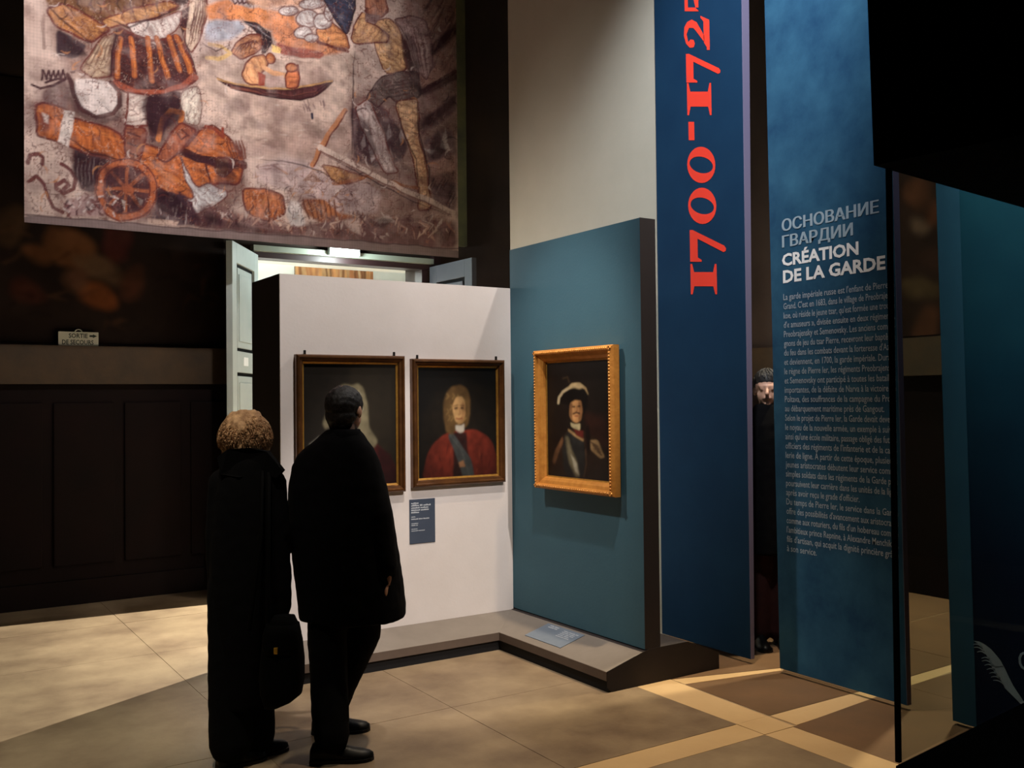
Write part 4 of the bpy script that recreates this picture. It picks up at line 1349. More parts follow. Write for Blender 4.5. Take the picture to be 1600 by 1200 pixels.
cv.poly(D((960, 650), (1112, 600), (1115, 1010), (1005, 960), (985, 740)), (122, 98, 100), 1, 4)
cv.poly(D((1040, 690), (1062, 600), (1085, 700)), (206, 194, 190), 0.9, 2)
cv.poly(D((960, 690), (1020, 700), (1000, 720)), (196, 184, 184), 0.8, 2)
cv.poly(D((985, 760), (1112, 720), (1112, 850), (1000, 860)), (176, 138, 128), 0.8, 4)
for k in range(14):
    x, y = random.uniform(985, 1105), random.uniform(860, 990)
    cv.stroke(D((x, y), (x + 20, y - 40)), random.choice([(76, 58, 64), (170, 148, 144)]), 2, 0.6)
# broken pile under him
cv.poly(D((160, 830), (210, 760), (330, 735), (440, 760), (500, 810), (560, 860), (700, 850), (760, 900), (740, 1000), (560, 1000), (500, 945), (380, 905), (260, 870)), (186, 162, 160), 0.9, 6)
for k in range(70):
    x, y = random.uniform(180, 740), random.uniform(760, 1000)
    cv.stroke(D((x, y), (x + random.uniform(-40, 40), y + random.uniform(-22, 22)), (x + random.uniform(-60, 60), y + random.uniform(-34, 34))),
              random.choice([(120, 84, 80), (214, 194, 188), (150, 108, 88), (96, 64, 66), (176, 126, 90)]), random.uniform(1.4, 3), 0.6, True)
for k in range(5):
    cv.stroke(D((400 + 8 * k, 840), (440, 800 + 12 * k), (480 - 4 * k, 850)), (150, 112, 96), 1.6, 0.8)
cv.poly(D((480, 760), (620, 800), (700, 830), (600, 860), (540, 850)), (170, 122, 78), 0.9, 3, OUT, 1.5)
cv.stroke(D((540, 860), (700, 825), (940, 880)), (152, 96, 66), 3.5)
cv.poly(D((110, 880), (200, 880), (300, 905), (320, 1000), (230, 1040), (130, 990)), (178, 106, 68), 1, 3, OUT, 1.8)
cv.poly(D((390, 930), (500, 930), (560, 990), (640, 1010), (500, 1050), (420, 1010)), (168, 104, 66), 0.95, 3)
for k in range(7):
    cv.stroke(D((400 + 24 * k, 935), (425 + 22 * k, 1020)), (108, 62, 46), 2, 0.9)
cv.stroke(D((595, 515), (540, 590), (480, 690), (440, 770)), (186, 124, 88), 5.5)
cv.stroke(D((602, 520), (546, 600), (486, 700), (448, 775)), OUT, 1.5)
cv.stroke(D((480, 690), (600, 750), (720, 815), (850, 880), (960, 925), (1100, 995)), (206, 182, 170), 7)
cv.stroke(D((480, 702), (600, 764), (720, 828), (850, 892), (960, 938), (1090, 1004)), (122, 84, 78), 1.6)
# dark foot of the scene
cv.poly(D((-80, 960), (0, 965), (120, 1000), (330, 1050), (640, 1010), (900, 1010), (1120, 1030), (1120, 1180), (400, 1110), (-100, 1075)), (104, 70, 70), 0.9, 8)
for k in range(130):
    x = random.uniform(-60, 1110)
    y = random.uniform(985, 1080) + max(0, x) * 0.06
    s_ = random.uniform(8, 40)
    cv.stroke(D((x, y), (x + random.uniform(-s_, s_), y - s_), (x + random.uniform(-s_, s_), y - s_ * 1.6)),
              random.choice([(70, 42, 48), (200, 180, 172), (154, 106, 92), (206, 176, 160), (90, 56, 58), (180, 140, 126)]), random.uniform(1.5, 3.6), 0.75, True)
cv.poly(D((330, 930), (390, 950), (410, 1050), (350, 1060), (320, 1000)), (206, 196, 194), 0.85, 3)
cv.poly(D((580, 1030), (660, 1020), (670, 1100), (620, 1080)), (196, 172, 164), 0.8, 3)
cv.poly(D((720, 1025), (800, 1005), (830, 1035), (760, 1045)), (206, 184, 176), 0.8, 2)
BUSY = np.clip(cv.region(A((60, 440), (560, 380), (940, 400), (1160, 680), (1180, 1060), (60, 1060)), 16) + cv.region(A((180, -80), (980, -80), (940, 440), (400, 440)), 16)
               + cv.region(D((600, -80), (1130, -80), (1130, 1120), (-100, 1120), (60, 860), (600, 740)), 18) + cv.region(D((-60, -80), (640, -80), (620, 260), (0, 300)), 14), 0, 1)
cv.ink((82, 42, 42), 34, 0.90, 0.75, 61, BUSY)
cv.ink((120, 70, 56), 58, 0.88, 0.6, 62, BUSY)
cv.ink((206, 178, 164), 40, 0.92, 0.35, 63, BUSY)
cv.ink((120, 90, 86), 44, 0.93, 0.35, 64)
cv.mottle(0.45, 26, 33, (96, 62, 66))
cv.mottle(0.2, 34, 37, (212, 190, 184))


def T(*pts):
    return [(30 + x * 0.44375, y * 0.44375) for x, y in pts]


DEEP = (50, 28, 36)
for pl_, op in ((((440, 330), (560, 345), (580, 400), (530, 440), (480, 480), (450, 440), (430, 380)), .75), (((185, 540), (290, 560), (280, 640), (230, 660), (190, 620)), .7), \
               (((130, 90), (180, 130), (245, 190), (200, 195), (130, 190)), .75), (((485, 650), (560, 690), (600, 750), (540, 760), (480, 730)), .75), \
               (((600, 745), (800, 790), (1000, 830), (1250, 850), (1540, 880), (1540, 895), (1000, 850), (640, 800)), .5), (((1440, 160), (1520, 90), (1565, 40), (1565, 90), (1500, 160), (1450, 200)), .7), \
               (((1400, 310), (1470, 285), (1540, 255), (1540, 280), (1480, 310), (1410, 340)), .7), (((1390, 430), (1460, 390), (1535, 330), (1535, 360), (1460, 430), (1400, 465)), .6), \
               (((1345, 110), (1385, 120), (1410, 220), (1410, 310), (1380, 310), (1365, 220)), .55), (((1190, 400), (1230, 440), (1260, 540), (1230, 560), (1180, 510)), .65), \
               (((1270, 420), (1330, 430), (1370, 520), (1340, 560), (1300, 520)), .55), (((1440, 520), (1470, 450), (1500, 520), (1480, 560), (1450, 560)), .65), (((1440, 620), (1530, 600), (1530, 700), (1470, 690)), .5), \
               (((570, 530), (660, 550), (760, 580), (780, 600), (700, 590), (600, 560)), .8), (((700, 590), (760, 600), (770, 650), (720, 660), (690, 630)), .55), (((330, 100), (350, 100), (340, 240), (310, 280)), .5), \
               (((165, 260), (190, 280), (210, 360), (260, 400), (340, 410), (360, 300), (372, 330), (360, 420), (280, 440), (200, 400), (170, 340)), .55), (((505, 400), (545, 390), (520, 450), (500, 490)), .8), \
               (((640, 740), (700, 745), (720, 790), (660, 790)), .6), (((1230, 760), (1320, 770), (1280, 800), (1240, 790)), .6), (((300, 590), (350, 580), (345, 640), (300, 650)), .6), (((400, 700), (440, 690), (430, 740), (390, 745)), .6)):
    cv.poly(T(*pl_), DEEP, op, 3.5)
for pl_, wd in ((((1180, 180), (1172, 330), (1168, 540)), 2.5), (((690, 265), (760, 300), (860, 325), (960, 338), (1040, 325), (1095, 285)), 2.4), (((165, 480), (260, 540), (370, 560)), 2.2), \
               (((340, 100), (325, 200), (320, 290)), 2.4), (((575, 120), (600, 190), (622, 260)), 2.2), (((850, 560), (960, 570), (1060, 600), (1180, 680)), 1.8), (((1040, 520), (1200, 610), (1330, 680), (1520, 760)), 1.8), \
               (((1330, 350), (1345, 450), (1395, 560), (1410, 720)), 2.2), (((1400, 350), (1405, 460), (1440, 590), (1440, 740)), 2.2), (((660, 545), (655, 600), (680, 640)), 2), (((870, 660), (875, 720), (880, 780)), 2), \
               (((100, 20), (160, 80), (250, 150)), 2.2), (((300, 60), (380, 95), (480, 60), (590, 20)), 2.2), (((640, 150), (690, 180), (740, 155)), 1.8)):
    cv.stroke(T(*pl_), DEEP, wd, 0.75, True)
random.seed(77)
for k in range(170):
    x, y = random.choice([(random.uniform(60, 780), random.uniform(330, 760)), (random.uniform(780, 1530), random.uniform(520, 800)), (random.uniform(1180, 1540), random.uniform(30, 540)), (random.uniform(100, 640), random.uniform(0, 300))])
    an = random.uniform(0, 6.28)
    L_ = random.uniform(12, 46)
    p = [(x + L_ * t * math.cos(an + 0.9 * t), y + L_ * t * math.sin(an + 0.9 * t)) for t in (0, .33, .66, 1)]
    cv.stroke(T(*p), random.choice([DEEP, (96, 48, 44), (220, 200, 192), (190, 130, 90), (70, 40, 48)]), random.uniform(1.2, 2.4), 0.65, True)
# stitched hem
hem = [(38, 333), (180, 345), (340, 359), (520, 372), (716, 388)]
cv.poly(hem + [(716, 412), (520, 396), (340, 380), (180, 364), (30, 356)], (134, 116, 114), 1, 1.0, tex=0.1)
cv.stroke(hem, (84, 64, 66), 1.4, 0.8)
cv.mottle(0.14, 60, 15)
cv.mottle(0.10, 24, 17)
# cloth weave
cv.c *= (1 + 0.05 * np.sin(np.arange(CW) * 2.1)[None, :, None]) * (1 + 0.04 * np.sin(np.arange(CH) * 2.0)[:, None, None])

hg = thing('hanging_print', ((HX0 + HX1) / 2, YH, HZ0), 'huge hanging cloth print of an old fresco with cannons, rowers and a striding man', 'banner')
H0 = ((HX0 + HX1) / 2, YH, HZ0)
cv.mesh('printed_cloth', lambda u, v: np.stack([HX0 + u * (HX1 - HX0), YH + 0.006 * np.sin(u * 23 + 1) * np.sin(v * 2.2), HZ1 - v * (HZ1 - HZ0)], -1), M['tapestry'], hg, H0)
B().box((HX0, YH + 0.008, HZ0), (HX1, YH + 0.014, HZ1)).done('backing_cloth', M['wallback'], hg, False, H0)
for z in (HZ1 + 0.02,):
    B().tube([(HX0 - 0.05, YH + 0.01, z), (HX1 + 0.05, YH + 0.01, z)], [0.025, 0.025], 10).done('hanging_rod', M['iron'], hg, True, H0)
for x in (HX0 + 0.2, HX1 - 0.2):
    cb = B()
    cb.tube([(x, YH + 0.01, HZ1 + 0.03), (x, YH + 0.01, ZC - 0.005)], [0.004, 0.004], 6)
    cb.done('cable', M['iron'], hg, True, H0)


# ================================================================== FRAMED PORTRAITS
def frame_bars(O, ex, ez, en, W, H, prof):
    """four mitred bars; prof = list of (inward, outward height)"""
    O, ex, ez, en = map(lambda q: np.asarray(q, float), (O, ex, ez, en))
    cs = [(0, 0, 1, 1), (W, 0, -1, 1), (W, H, -1, -1), (0, H, 1, -1)]
    bars = []
    for k in range(4):
        a, c = cs[k], cs[(k + 1) % 4]
        r0 = [O + ex * (a[0] + a[2] * d) + ez * (a[1] + a[3] * d) + en * h for d, h in prof]
        r1 = [O + ex * (c[0] + c[2] * d) + ez * (c[1] + c[3] * d) + en * h for d, h in prof]
        bars.append(B().rings([r0, r1]))
    return bars


def portrait(name, O, ex, en, W, H, prof, material, slip, cvs, inset, label, group=None, hooks=()):
    ez = np.array([0, 0, 1.0])
    O, ex, en = map(lambda q: np.asarray(q, float), (O, ex, en))
    c = O + ex * W / 2
    root = thing(name, c, label, 'painting', group)
    for b in frame_bars(O, ex, ez, en, W, H, prof):
        b.done('frame_bar', material, root, False, c)
    wi, h0 = prof[-1][0], prof[0][1]
    sp = [(wi - 0.001, h0 + 0.001), (wi - 0.001, prof[-2][1] - 0.003), (wi + 0.012, prof[-2][1] - 0.010), (wi + 0.012, h0 + 0.001)]
    sb = B()
    for b in frame_bars(O, ex, ez, en, W, H, sp):
        sb.add(b.v, b.f)
    o = sb.done('inner_slip', slip, root, False, c)
    i0 = wi + 0.008
    P0_ = O + ex * i0 + ez * i0 + en * (h0 + 0.006)

    def place(u, v):
        return P0_ + ex * (u[..., None] * (W - 2 * i0)) + ez * ((1 - v[..., None]) * (H - 2 * i0))
    cvs.mesh('canvas', place, M['canvas'], root, c)
    bk = B().obox(O + ex * W / 2 + ez * H / 2 + en * (h0 + 0.003), ex * (W / 2 - 0.02), ez * (H / 2 - 0.02), en * 0.002)
    bk.done('backing_board', M['brown'], root, False, c)
    for s in hooks:
        hk = B().obox(O + ex * s + ez * (H + 0.012) + en * 0.02, ex * 0.006, ez * 0.014, en * 0.008)
        bevel(hk.done('hanging_bracket', M['iron'], root, False, c), 0.002, 1)
    return root, c


def pcanvas(w_, h, px0, py0, px1, py1, base, seed):
    return Canvas(w_, h, base, lambda x, y: ((x - px0) / (px1 - px0) * w_, (y - py0) / (py1 - py0) * h), 0.8, seed)


def R3(*pts):
    return [(330 + x / 3.2, 350 + y / 3.2) for x, y in pts]


def R4(*pts):
    return [(320 + x / 4.0, 580 + y / 4.0) for x, y in pts]


def oval(x, y, rx, ry, n=18):
    return [(x + rx * math.cos(t), y + ry * math.sin(t)) for t in np.linspace(0, 2 * math.pi, n, endpoint=False)]


BPROF = [(0.0, 0.0), (0.0, 0.035), (0.008, 0.046), (0.018, 0.048), (0.026, 0.036), (0.038, 0.032), (0.044, 0.022), (0.044, 0.0)]
# first portrait: pale wig, dark red robe
c1 = pcanvas(130, 150, 471, 566, 618, 752, (58, 48, 34), 51)
c1.poly([(465, 560), (545, 560), (530, 640), (500, 760), (465, 760)], (40, 32, 24), 0.7, 12)
c1.mottle(0.2, 12, 3)
c1.poly(R4((640, 470), (720, 400), (800, 360), (1000, 370), (1090, 460), (1180, 560), (1200, 700), (600, 700)), (92, 30, 28), 1, 3)
c1.poly(R4((1060, 450), (1150, 500), (1190, 700), (1120, 700)), (66, 22, 22), 0.9, 4)
c1.poly(R4((810, 90), (850, 66), (900, 78), (940, 64), (975, 90), (1000, 180), (1010, 330), (1070, 420), (1040, 460), (960, 420), (930, 300), (800, 300), (740, 340), (720, 300), (770, 180)), (164, 150, 116), 1, 3)
for k in range(16):
    x, y = random.uniform(800, 960), random.uniform(100, 330)
    c1.stroke(R4((x, y), (x + 14, y + 20), (x - 6, y + 44)), random.choice([(168, 148, 104), (228, 216, 184)]), 1.6, 0.7)
c1.poly(R4(*oval(880, 220, 70, 100)), (206, 160, 120), 1, 2)
c1.poly(R4((840, 200), (860, 195), (865, 208), (842, 210)), (70, 44, 34), 0.9, 1)
c1.poly(R4((900, 200), (922, 196), (925, 208), (902, 210)), (70, 44, 34), 0.9, 1)
c1.stroke(R4((885, 205), (892, 245), (880, 250)), (160, 110, 80), 1.2)
c1.stroke(R4((860, 280), (885, 284), (905, 278)), (150, 70, 60), 1.4)
c1.poly(R4((840, 320), (930, 320), (950, 440), (880, 470), (830, 430)), (190, 180, 168), 1, 2)
c1.poly(R4((640, 420), (700, 375), (700, 400), (650, 450)), (196, 188, 170), 0.8, 2)
c1.c *= 0.5 * c1.glow(545, 640, 0.75)
c1.blur(2)
E1 = np.array([1.0, 0, 0])
NW = np.array([0, -1.0, 0])
portrait('framed_portrait', (2.088, YW - 0.001, 1.062), E1, NW, 0.735, 0.878, BPROF, M['brown'], M['gilt'], c1, 0.05,
         'brown framed portrait of a sitter in a pale wig, half hidden by the standing man', 'portraits on the white partition', (0.06, 0.665))

# second portrait: red robe, blue sash
c2 = pcanvas(130, 150, 651, 570, 776, 742, (24, 20, 16), 52)
c2.poly([(650, 660), (690, 600), (780, 600), (780, 740), (650, 742)], (40, 32, 22), 0.6, 16)
c2.mottle(0.25, 12, 4)
c2.poly([(656, 744), (664, 706), (674, 688), (692, 674), (712, 668), (740, 668), (756, 676), (768, 690), (776, 716), (778, 744)], (138, 52, 36), 1, 2)
for k in range(22):
    x, y = random.uniform(664, 772), random.uniform(684, 742)
    c2.stroke([(x, y), (x + random.uniform(-4, 4), y + random.uniform(6, 18))], random.choice([(176, 80, 54), (84, 26, 22), (96, 32, 26)]), 2.4, 0.65, True)
c2.poly([(706, 672), (726, 672), (732, 744), (704, 744)], (34, 26, 26), 0.9, 3)
c2.poly([(696, 676), (704, 671), (718, 692), (734, 716), (738, 744), (720, 744), (712, 714)], (82, 84, 82), 1, 1.5)
c2.stroke([(700, 676), (718, 700), (730, 740)], (112, 114, 108), 1.6, 0.5)
c2.poly(R3((1155, 870), (1170, 830), (1195, 800), (1240, 792), (1272, 812), (1288, 860), (1288, 930), (1278, 985), (1262, 1005), (1225, 1000), (1200, 1040), (1165, 1030), (1155, 960)), (116, 86, 50), 1, 3)
for k in range(30):
    x, y = random.uniform(1172, 1272), random.uniform(830, 990)
    c2.stroke(R3((x, y), (x + 8, y + 12), (x - 4, y + 26)), random.choice([(92, 66, 36), (168, 132, 80), (110, 82, 46)]), 1.8, 0.7)
c2.poly(R3((1200, 890), (1215, 855), (1245, 850), (1262, 880), (1264, 930), (1252, 975), (1235, 992), (1212, 975), (1200, 935)), (214, 166, 108), 1, 1.5)
c2.poly(R3((1244, 870), (1262, 885), (1264, 930), (1252, 975), (1240, 985)), (166, 118, 74), 0.7, 3)
c2.poly(R3((1206, 906), (1224, 902), (1225, 914), (1207, 915)), (84, 54, 36), 1, 1)
c2.poly(R3((1238, 903), (1255, 905), (1254, 916), (1238, 914)), (84, 54, 36), 1, 1)
c2.stroke(R3((1204, 898), (1226, 893)), (104, 70, 44), 1.2)
c2.stroke(R3((1236, 894), (1258, 898)), (104, 70, 44), 1.2)
c2.stroke(R3((1231, 905), (1236, 938), (1226, 942)), (172, 120, 78), 1.3)
c2.stroke(R3((1216, 960), (1230, 963), (1245, 958)), (150, 62, 50), 1.6)
c2.poly(R3((1212, 992), (1240, 998), (1256, 985), (1256, 1025), (1236, 1035), (1214, 1020)), (206, 194, 176), 1, 1.5)
c2.poly(R3((1225, 1180), (1250, 1170), (1260, 1200), (1230, 1205)), (176, 126, 88), 1, 1.5)
c2.c *= 0.62 * c2.glow(712, 650, 0.62)
c2.blur(2)
portrait('framed_portrait', (2.876, YW - 0.001, 1.082), E1, NW, 0.715, 0.842, BPROF, M['brown'], M['gilt'], c2, 0.05,
         'brown framed portrait of a long haired man in a red robe with blue sash', 'portraits on the white partition', (0.045, 0.655))

# third portrait: plumed hat and breastplate, gold frame on the blue wall
c3 = pcanvas(120, 180, 861, 561, 959, 752, (30, 22, 18), 53)


def R6(*pts):
    return [(780 + x / 3.75, 500 + y / 3.75) for x, y in pts]


c3.mottle(0.3, 10, 5)
c3.poly(R6((520, 540), (640, 560), (670, 760), (560, 740)), (58, 30, 22), 0.7, 10)
c3.poly(R6((300, 960), (330, 840), (370, 740), (400, 680), (440, 640), (520, 650), (590, 690), (650, 790), (670, 960)), (52, 36, 26), 1, 4)
c3.poly(R6((330, 850), (350, 780), (395, 690), (400, 720), (370, 800), (345, 870)), (140, 96, 64), 0.8, 3)
c3.poly(R6((410, 680), (440, 650), (520, 700), (530, 800), (520, 930), (450, 940), (400, 900), (395, 760)), (46, 46, 44), 1, 3)
c3.poly(R6((412, 690), (430, 690), (445, 760), (480, 840), (495, 930), (470, 930), (435, 850), (418, 760)), (150, 136, 104), 0.85, 5)
c3.poly(R6((445, 800), (480, 850), (490, 920), (470, 900)), (236, 226, 196), 0.8, 3)
c3.stroke(R6((530, 760), (535, 850), (520, 930)), (104, 76, 56), 2, 0.7)
c3.poly(R6((430, 640), (480, 680), (520, 690), (520, 715), (470, 690), (430, 655)), (190, 150, 100), 0.9, 2)
c3.poly(R6((460, 640), (520, 650), (520, 700), (475, 680)), (110, 40, 34), 0.9, 2)
c3.poly(R6((555, 705), (600, 700), (615, 740), (640, 800), (615, 810), (580, 780), (560, 760)), (176, 140, 96), 0.95, 2)
for k in range(4):
    c3.stroke(R6((560 + 12 * k, 715 + 18 * k), (600 + 8 * k, 740 + 16 * k)), (60, 34, 26), 1.6)
c3.poly(R6((550, 600), (560, 700), (552, 800), (535, 760), (530, 640)), (22, 14, 14), 0.9, 3)
c3.poly(R6((375, 480), (390, 420), (440, 385), (510, 385), (550, 430), (545, 500), (525, 560), (440, 560), (430, 490)), (14, 10, 10), 1, 3)
c3.poly(R6((440, 560), (445, 480), (470, 465), (510, 470), (515, 530), (505, 585), (480, 605), (455, 590)), (206, 150, 96), 1, 2)
c3.poly(R6((492, 470), (512, 472), (516, 530), (505, 585), (490, 598), (494, 530)), (120, 76, 48), 0.7, 3)
c3.poly(R6((440, 560), (442, 485), (458, 478), (456, 560), (460, 595)), (110, 70, 44), 0.8, 2)
c3.poly(R6((455, 500), (474, 498), (474, 507), (456, 508)), (60, 34, 24), 1, 1)
c3.poly(R6((488, 498), (506, 500), (505, 508), (488, 507)), (60, 34, 24), 1, 1)
c3.stroke(R6((482, 500), (488, 528), (478, 530)), (150, 96, 60), 1.4)
c3.stroke(R6((462, 546), (480, 538), (498, 546)), (70, 38, 26), 2.4)
c3.stroke(R6((472, 560), (488, 560)), (150, 60, 46), 1.6)
c3.poly(R6((445, 600), (475, 612), (502, 605), (500, 650), (470, 640), (448, 625)), (206, 186, 140), 1, 1.5)
c3.stroke(R6((372, 482), (378, 445), (400, 412), (440, 388), (470, 372)), (214, 190, 150), 4.5, 1)
c3.stroke(R6((430, 390), (460, 366), (500, 372), (535, 395), (550, 430)), (190, 158, 112), 6, 0.9, True)
c3.poly(R6((435, 395), (450, 362), (500, 360), (530, 385), (500, 400), (470, 390)), (204, 176, 130), 0.95, 3)
c3.stroke(R6((400, 330), (430, 320), (440, 350)), (92, 70, 46), 3, 0.6)
c3.c *= 0.8 * c3.glow(908, 640, 0.62)
c3.blur(2)
GPROF = [(0.0, 0.02), (0.0, 0.060), (0.012, 0.082), (0.028, 0.084), (0.036, 0.066), (0.056, 0.058), (0.072, 0.046), (0.078, 0.034), (0.078, 0.02)]
OG = (XBL - 0.001, 5.270, 1.066)
r3, c_ = portrait('framed_portrait', OG, (0, -1, 0), (-1, 0, 0), 0.822, 0.905, GPROF, M['gold'], M['gilt'], c3, 0.08,
                  'gold framed portrait of a man in plumed hat and breastplate on the blue partition')
# beaded edge of the gold frame
bd = B()
for s, z in ((0, 0), (0, 1), (1, 0), (1, 1)):
    n = 46 if s else 42
    for k in range(n):
        t = (k + 0.5) / n
        if s:
            p = np.array([XBL - 0.083, OG[1] - (0.02 if z == 0 else 0.802), OG[2] + 0.905 * t])
        else:
            p = np.array([XBL - 0.083, OG[1] - 0.822 * t, OG[2] + (0.02 if z == 0 else 0.885)])
        bd.ball(p, 0.007, 0.0085, 0.0085, None, 6, 4)
o = bd.done('beading', M['gold'], r3, True, c_)
o['kind'] = 'stuff'
# stand-off blocks that hold it away from the wall
for y in (OG[1] - 0.12, OG[1] - 0.70):
    for z in (OG[2] + 0.15, OG[2] + 0.75):
        B().box((XBL - 0.022, y - 0.03, z - 0.03), (XBL + 0.0005, y + 0.03, z + 0.03)).done('wall_spacer', M['brown'], r3, False, c_)

# ------------------------------------------------------------------ labels
lb_ = thing('wall_label', (2.958, YW, 0.71), 'slate blue text label on the white wall under the red robed portrait', 'label')
LL = (2.958, YW, 0.71)
bevel(B().box((2.864, YW - 0.005, 0.712), (3.053, YW + 0.0005, 1.002)).done('plate', M['label'], lb_, False, LL), 0.001, 1)
b = B()
y_ = YW - 0.006
for z, h, ws in ((0.972, 0.0105, [.055]), (0.957, 0.0115, [.058, .02, .055]), (0.942, 0.0105, [.062, .06]), (0.927, 0.0105, [.065, .06]), (0.912, 0.0105, [.058]),
                 (0.885, 0.007, [.03]), (0.870, 0.008, [.05, .03, .045]), (0.842, 0.006, [.05]), (0.830, 0.006, [.03, .015]), (0.806, 0.006, [.045]), (0.794, 0.006, [.05, .045])):
    greek(b, (2.876, y_, z), (1, 0, 0), (0, 0, 1), h, ws)
b.done('small_print', M['labeltext'], lb_, False, LL)['kind'] = 'stuff'

# label lying on the sloping plinth top
kz = 0.074 / 0.275
pl0 = np.array([3.44, 5.18, 0.118 + (3.44 - PF) * kz])
ev = np.array([1, 0, kz])
ev /= np.linalg.norm(ev)
nv = np.array([-kz, 0, 1.0])
nv /= np.linalg.norm(nv)
ef = np.array([0, -1.0, 0])
L2 = pl0
lp = thing('plinth_label', L2, 'grey blue text label lying on the sloping plinth under the gold frame', 'label')
W2, H2 = 0.39, 0.195
cc = pl0 + ef * W2 / 2 + ev * H2 / 2 + nv * 0.002
B().obox(cc, ef * W2 / 2, ev * H2 / 2, nv * 0.002).done('plate', M['plate2'], lp, False, L2)
b = B()
for s, t, h, ws in ((.05, .175, .012, [.04, .05]), (.05, .155, .014, [.06, .03]), (.21, .165, .012, [.05, .06, .03]), (.21, .148, .010, [.07, .06]), (.21, .131, .010, [.05, .04, .04]),
                    (.21, .114, .010, [.06, .05]), (.21, .097, .009, [.08, .05])):
    greek(b, pl0 + ef * s + ev * t * 0.98 + nv * 0.0046, ef, ev, h, ws)
b.done('small_print', M['labeltext'], lp, False, L2)['kind'] = 'stuff'

# ================================================================== PEOPLE
FH = np.array([math.sin(YAW), math.cos(YAW), 0.0])     # away from the viewer
RH = np.array([math.cos(YAW), -math.sin(YAW), 0.0])    # to the viewer's right
ZV = np.array([0, 0, 1.0])


class Figure:
    """local frame of a standing figure: s to the right, d away, z up"""

    def __init__(self, x, y):
        self.b = np.array([x, y, 0.0])

    def __call__(self, s, d, z):
        return self.b + RH * s + FH * d + ZV * z

    def sil(self, x, y):
        """measured outline point -> (s, z) at the figure's distance"""
        r = ray(x, y)
        t = (self.b - CAM) @ FH / (r @ FH)
        p = CAM + r * t
        return (p - self.b) @ RH, p[2]


def loft(f, rows, n=28, power=2.3):
    """rows: (s_left, s_right, z, d_center, half_depth)"""
    rings = []
    for s0, s1, z, dc, hd in rows:
        cs, a = (s0 + s1) / 2, (s1 - s0) / 2
        ring_ = []
        for q in np.arange(n) * 2 * math.pi / n:
            cx, cy = math.cos(q), math.sin(q)
            ring_.append(f(cs + a * abs(cx) ** (2 / power) * np.sign(cx), dc + hd * abs(cy) ** (2 / power) * np.sign(cy), z))
        rings.append(ring_)
    return B().rings(rings)


def add_hand(b, wrist, down, palm_n, side, size=1.0):
    """palm, four bent fingers of unequal length and a thumb; down = hand direction, side = towards the thumb"""
    w_, d, n, s = [np.asarray(q, float) for q in (wrist, down, palm_n, side)]
    d, n, s = d / np.linalg.norm(d), n / np.linalg.norm(n), s / np.linalg.norm(s)
    pc = w_ + d * 0.05 * size
    b.ball(pc, 0.042 * size, 0.016 * size, 0.055 * size, np.array([s, n, d]), 12, 8)
    b.tube([w_ - d * 0.03, w_ + d * 0.02], [0.024 * size, 0.025 * size], 8)
    for k, L in enumerate((0.074, 0.084, 0.078, 0.060)):
        o = w_ + d * 0.085 * size + s * (0.030 - 0.020 * k) * size
        p1 = o + (d * 0.92 + n * 0.30) * L * 0.45 * size
        p2 = p1 + (d * 0.72 + n * 0.65) * L * 0.32 * size
        p3 = p2 + (d * 0.40 + n * 0.85) * L * 0.26 * size
        b.tube([o - d * 0.02 * size, p1, p2, p3], [0.0092 * size, 0.0086 * size, 0.008 * size, 0.007 * size], 8)
    o = w_ + d * 0.025 * size + s * 0.028 * size
    p1 = o + (s * 0.65 + d * 0.7 + n * 0.25) * 0.042 * size
    p2 = p1 + (s * 0.15 + d * 0.9 + n * 0.45) * 0.032 * size
    b.tube([o - s * 0.01, p1, p2], [0.013 * size, 0.0105 * size, 0.009 * size], 8)


def add_head(b, c, face, h=0.235, wd=0.155):
    """c = middle of the head, face = looking direction"""
    fdir = np.array([face[0], face[1], 0.0])
    fdir /= np.linalg.norm(fdir)
    sd = np.cross(fdir, ZV)
    ax = np.array([sd, fdir, ZV])
    c = np.asarray(c, float)
    b.ball(c + ZV * h * 0.13 - fdir * 0.012, wd * 0.5, h * 0.42, h * 0.37, ax)
    b.ball(c - ZV * h * 0.17 + fdir * 0.022, wd * 0.40, h * 0.29, h * 0.33, ax)
    b.ball(c - ZV * h * 0.40 + fdir * 0.062, 0.026, 0.024, 0.020, ax, 10, 6)          # chin
    b.tube([c + ZV * 0.010 + fdir * 0.088, c - ZV * 0.028 + fdir * 0.112], [0.008, 0.015], 8)   # nose
    for s in (-1, 1):
        b.ball(c - ZV * 0.012 + sd * s * wd * 0.50 - fdir * 0.008, 0.012, 0.020, 0.033, ax, 10, 6)   # ears
        b.ball(c + ZV * 0.002 + sd * s * 0.031 + fdir * 0.078, 0.015, 0.012, 0.011, ax, 10, 6)       # eyes
        b.tube([c + ZV * 0.022 + sd * s * 0.012 + fdir * 0.088, c + ZV * 0.022 + sd * s * 0.052 + fdir * 0.074], [0.007, 0.006], 6)   # brows
    b.tube([c - ZV * 0.058 + sd * -0.022 + fdir * 0.090, c - ZV * 0.058 + fdir * 0.097, c - ZV * 0.058 + sd * 0.022 + fdir * 0.090], [0.005, 0.008, 0.005], 6)  # mouth
    b.tube([c - ZV * h * 0.30 - fdir * 0.012, c - ZV * h * 0.78 - fdir * 0.03], [0.054, 0.062], 12)   # neck
    return fdir, sd, ax


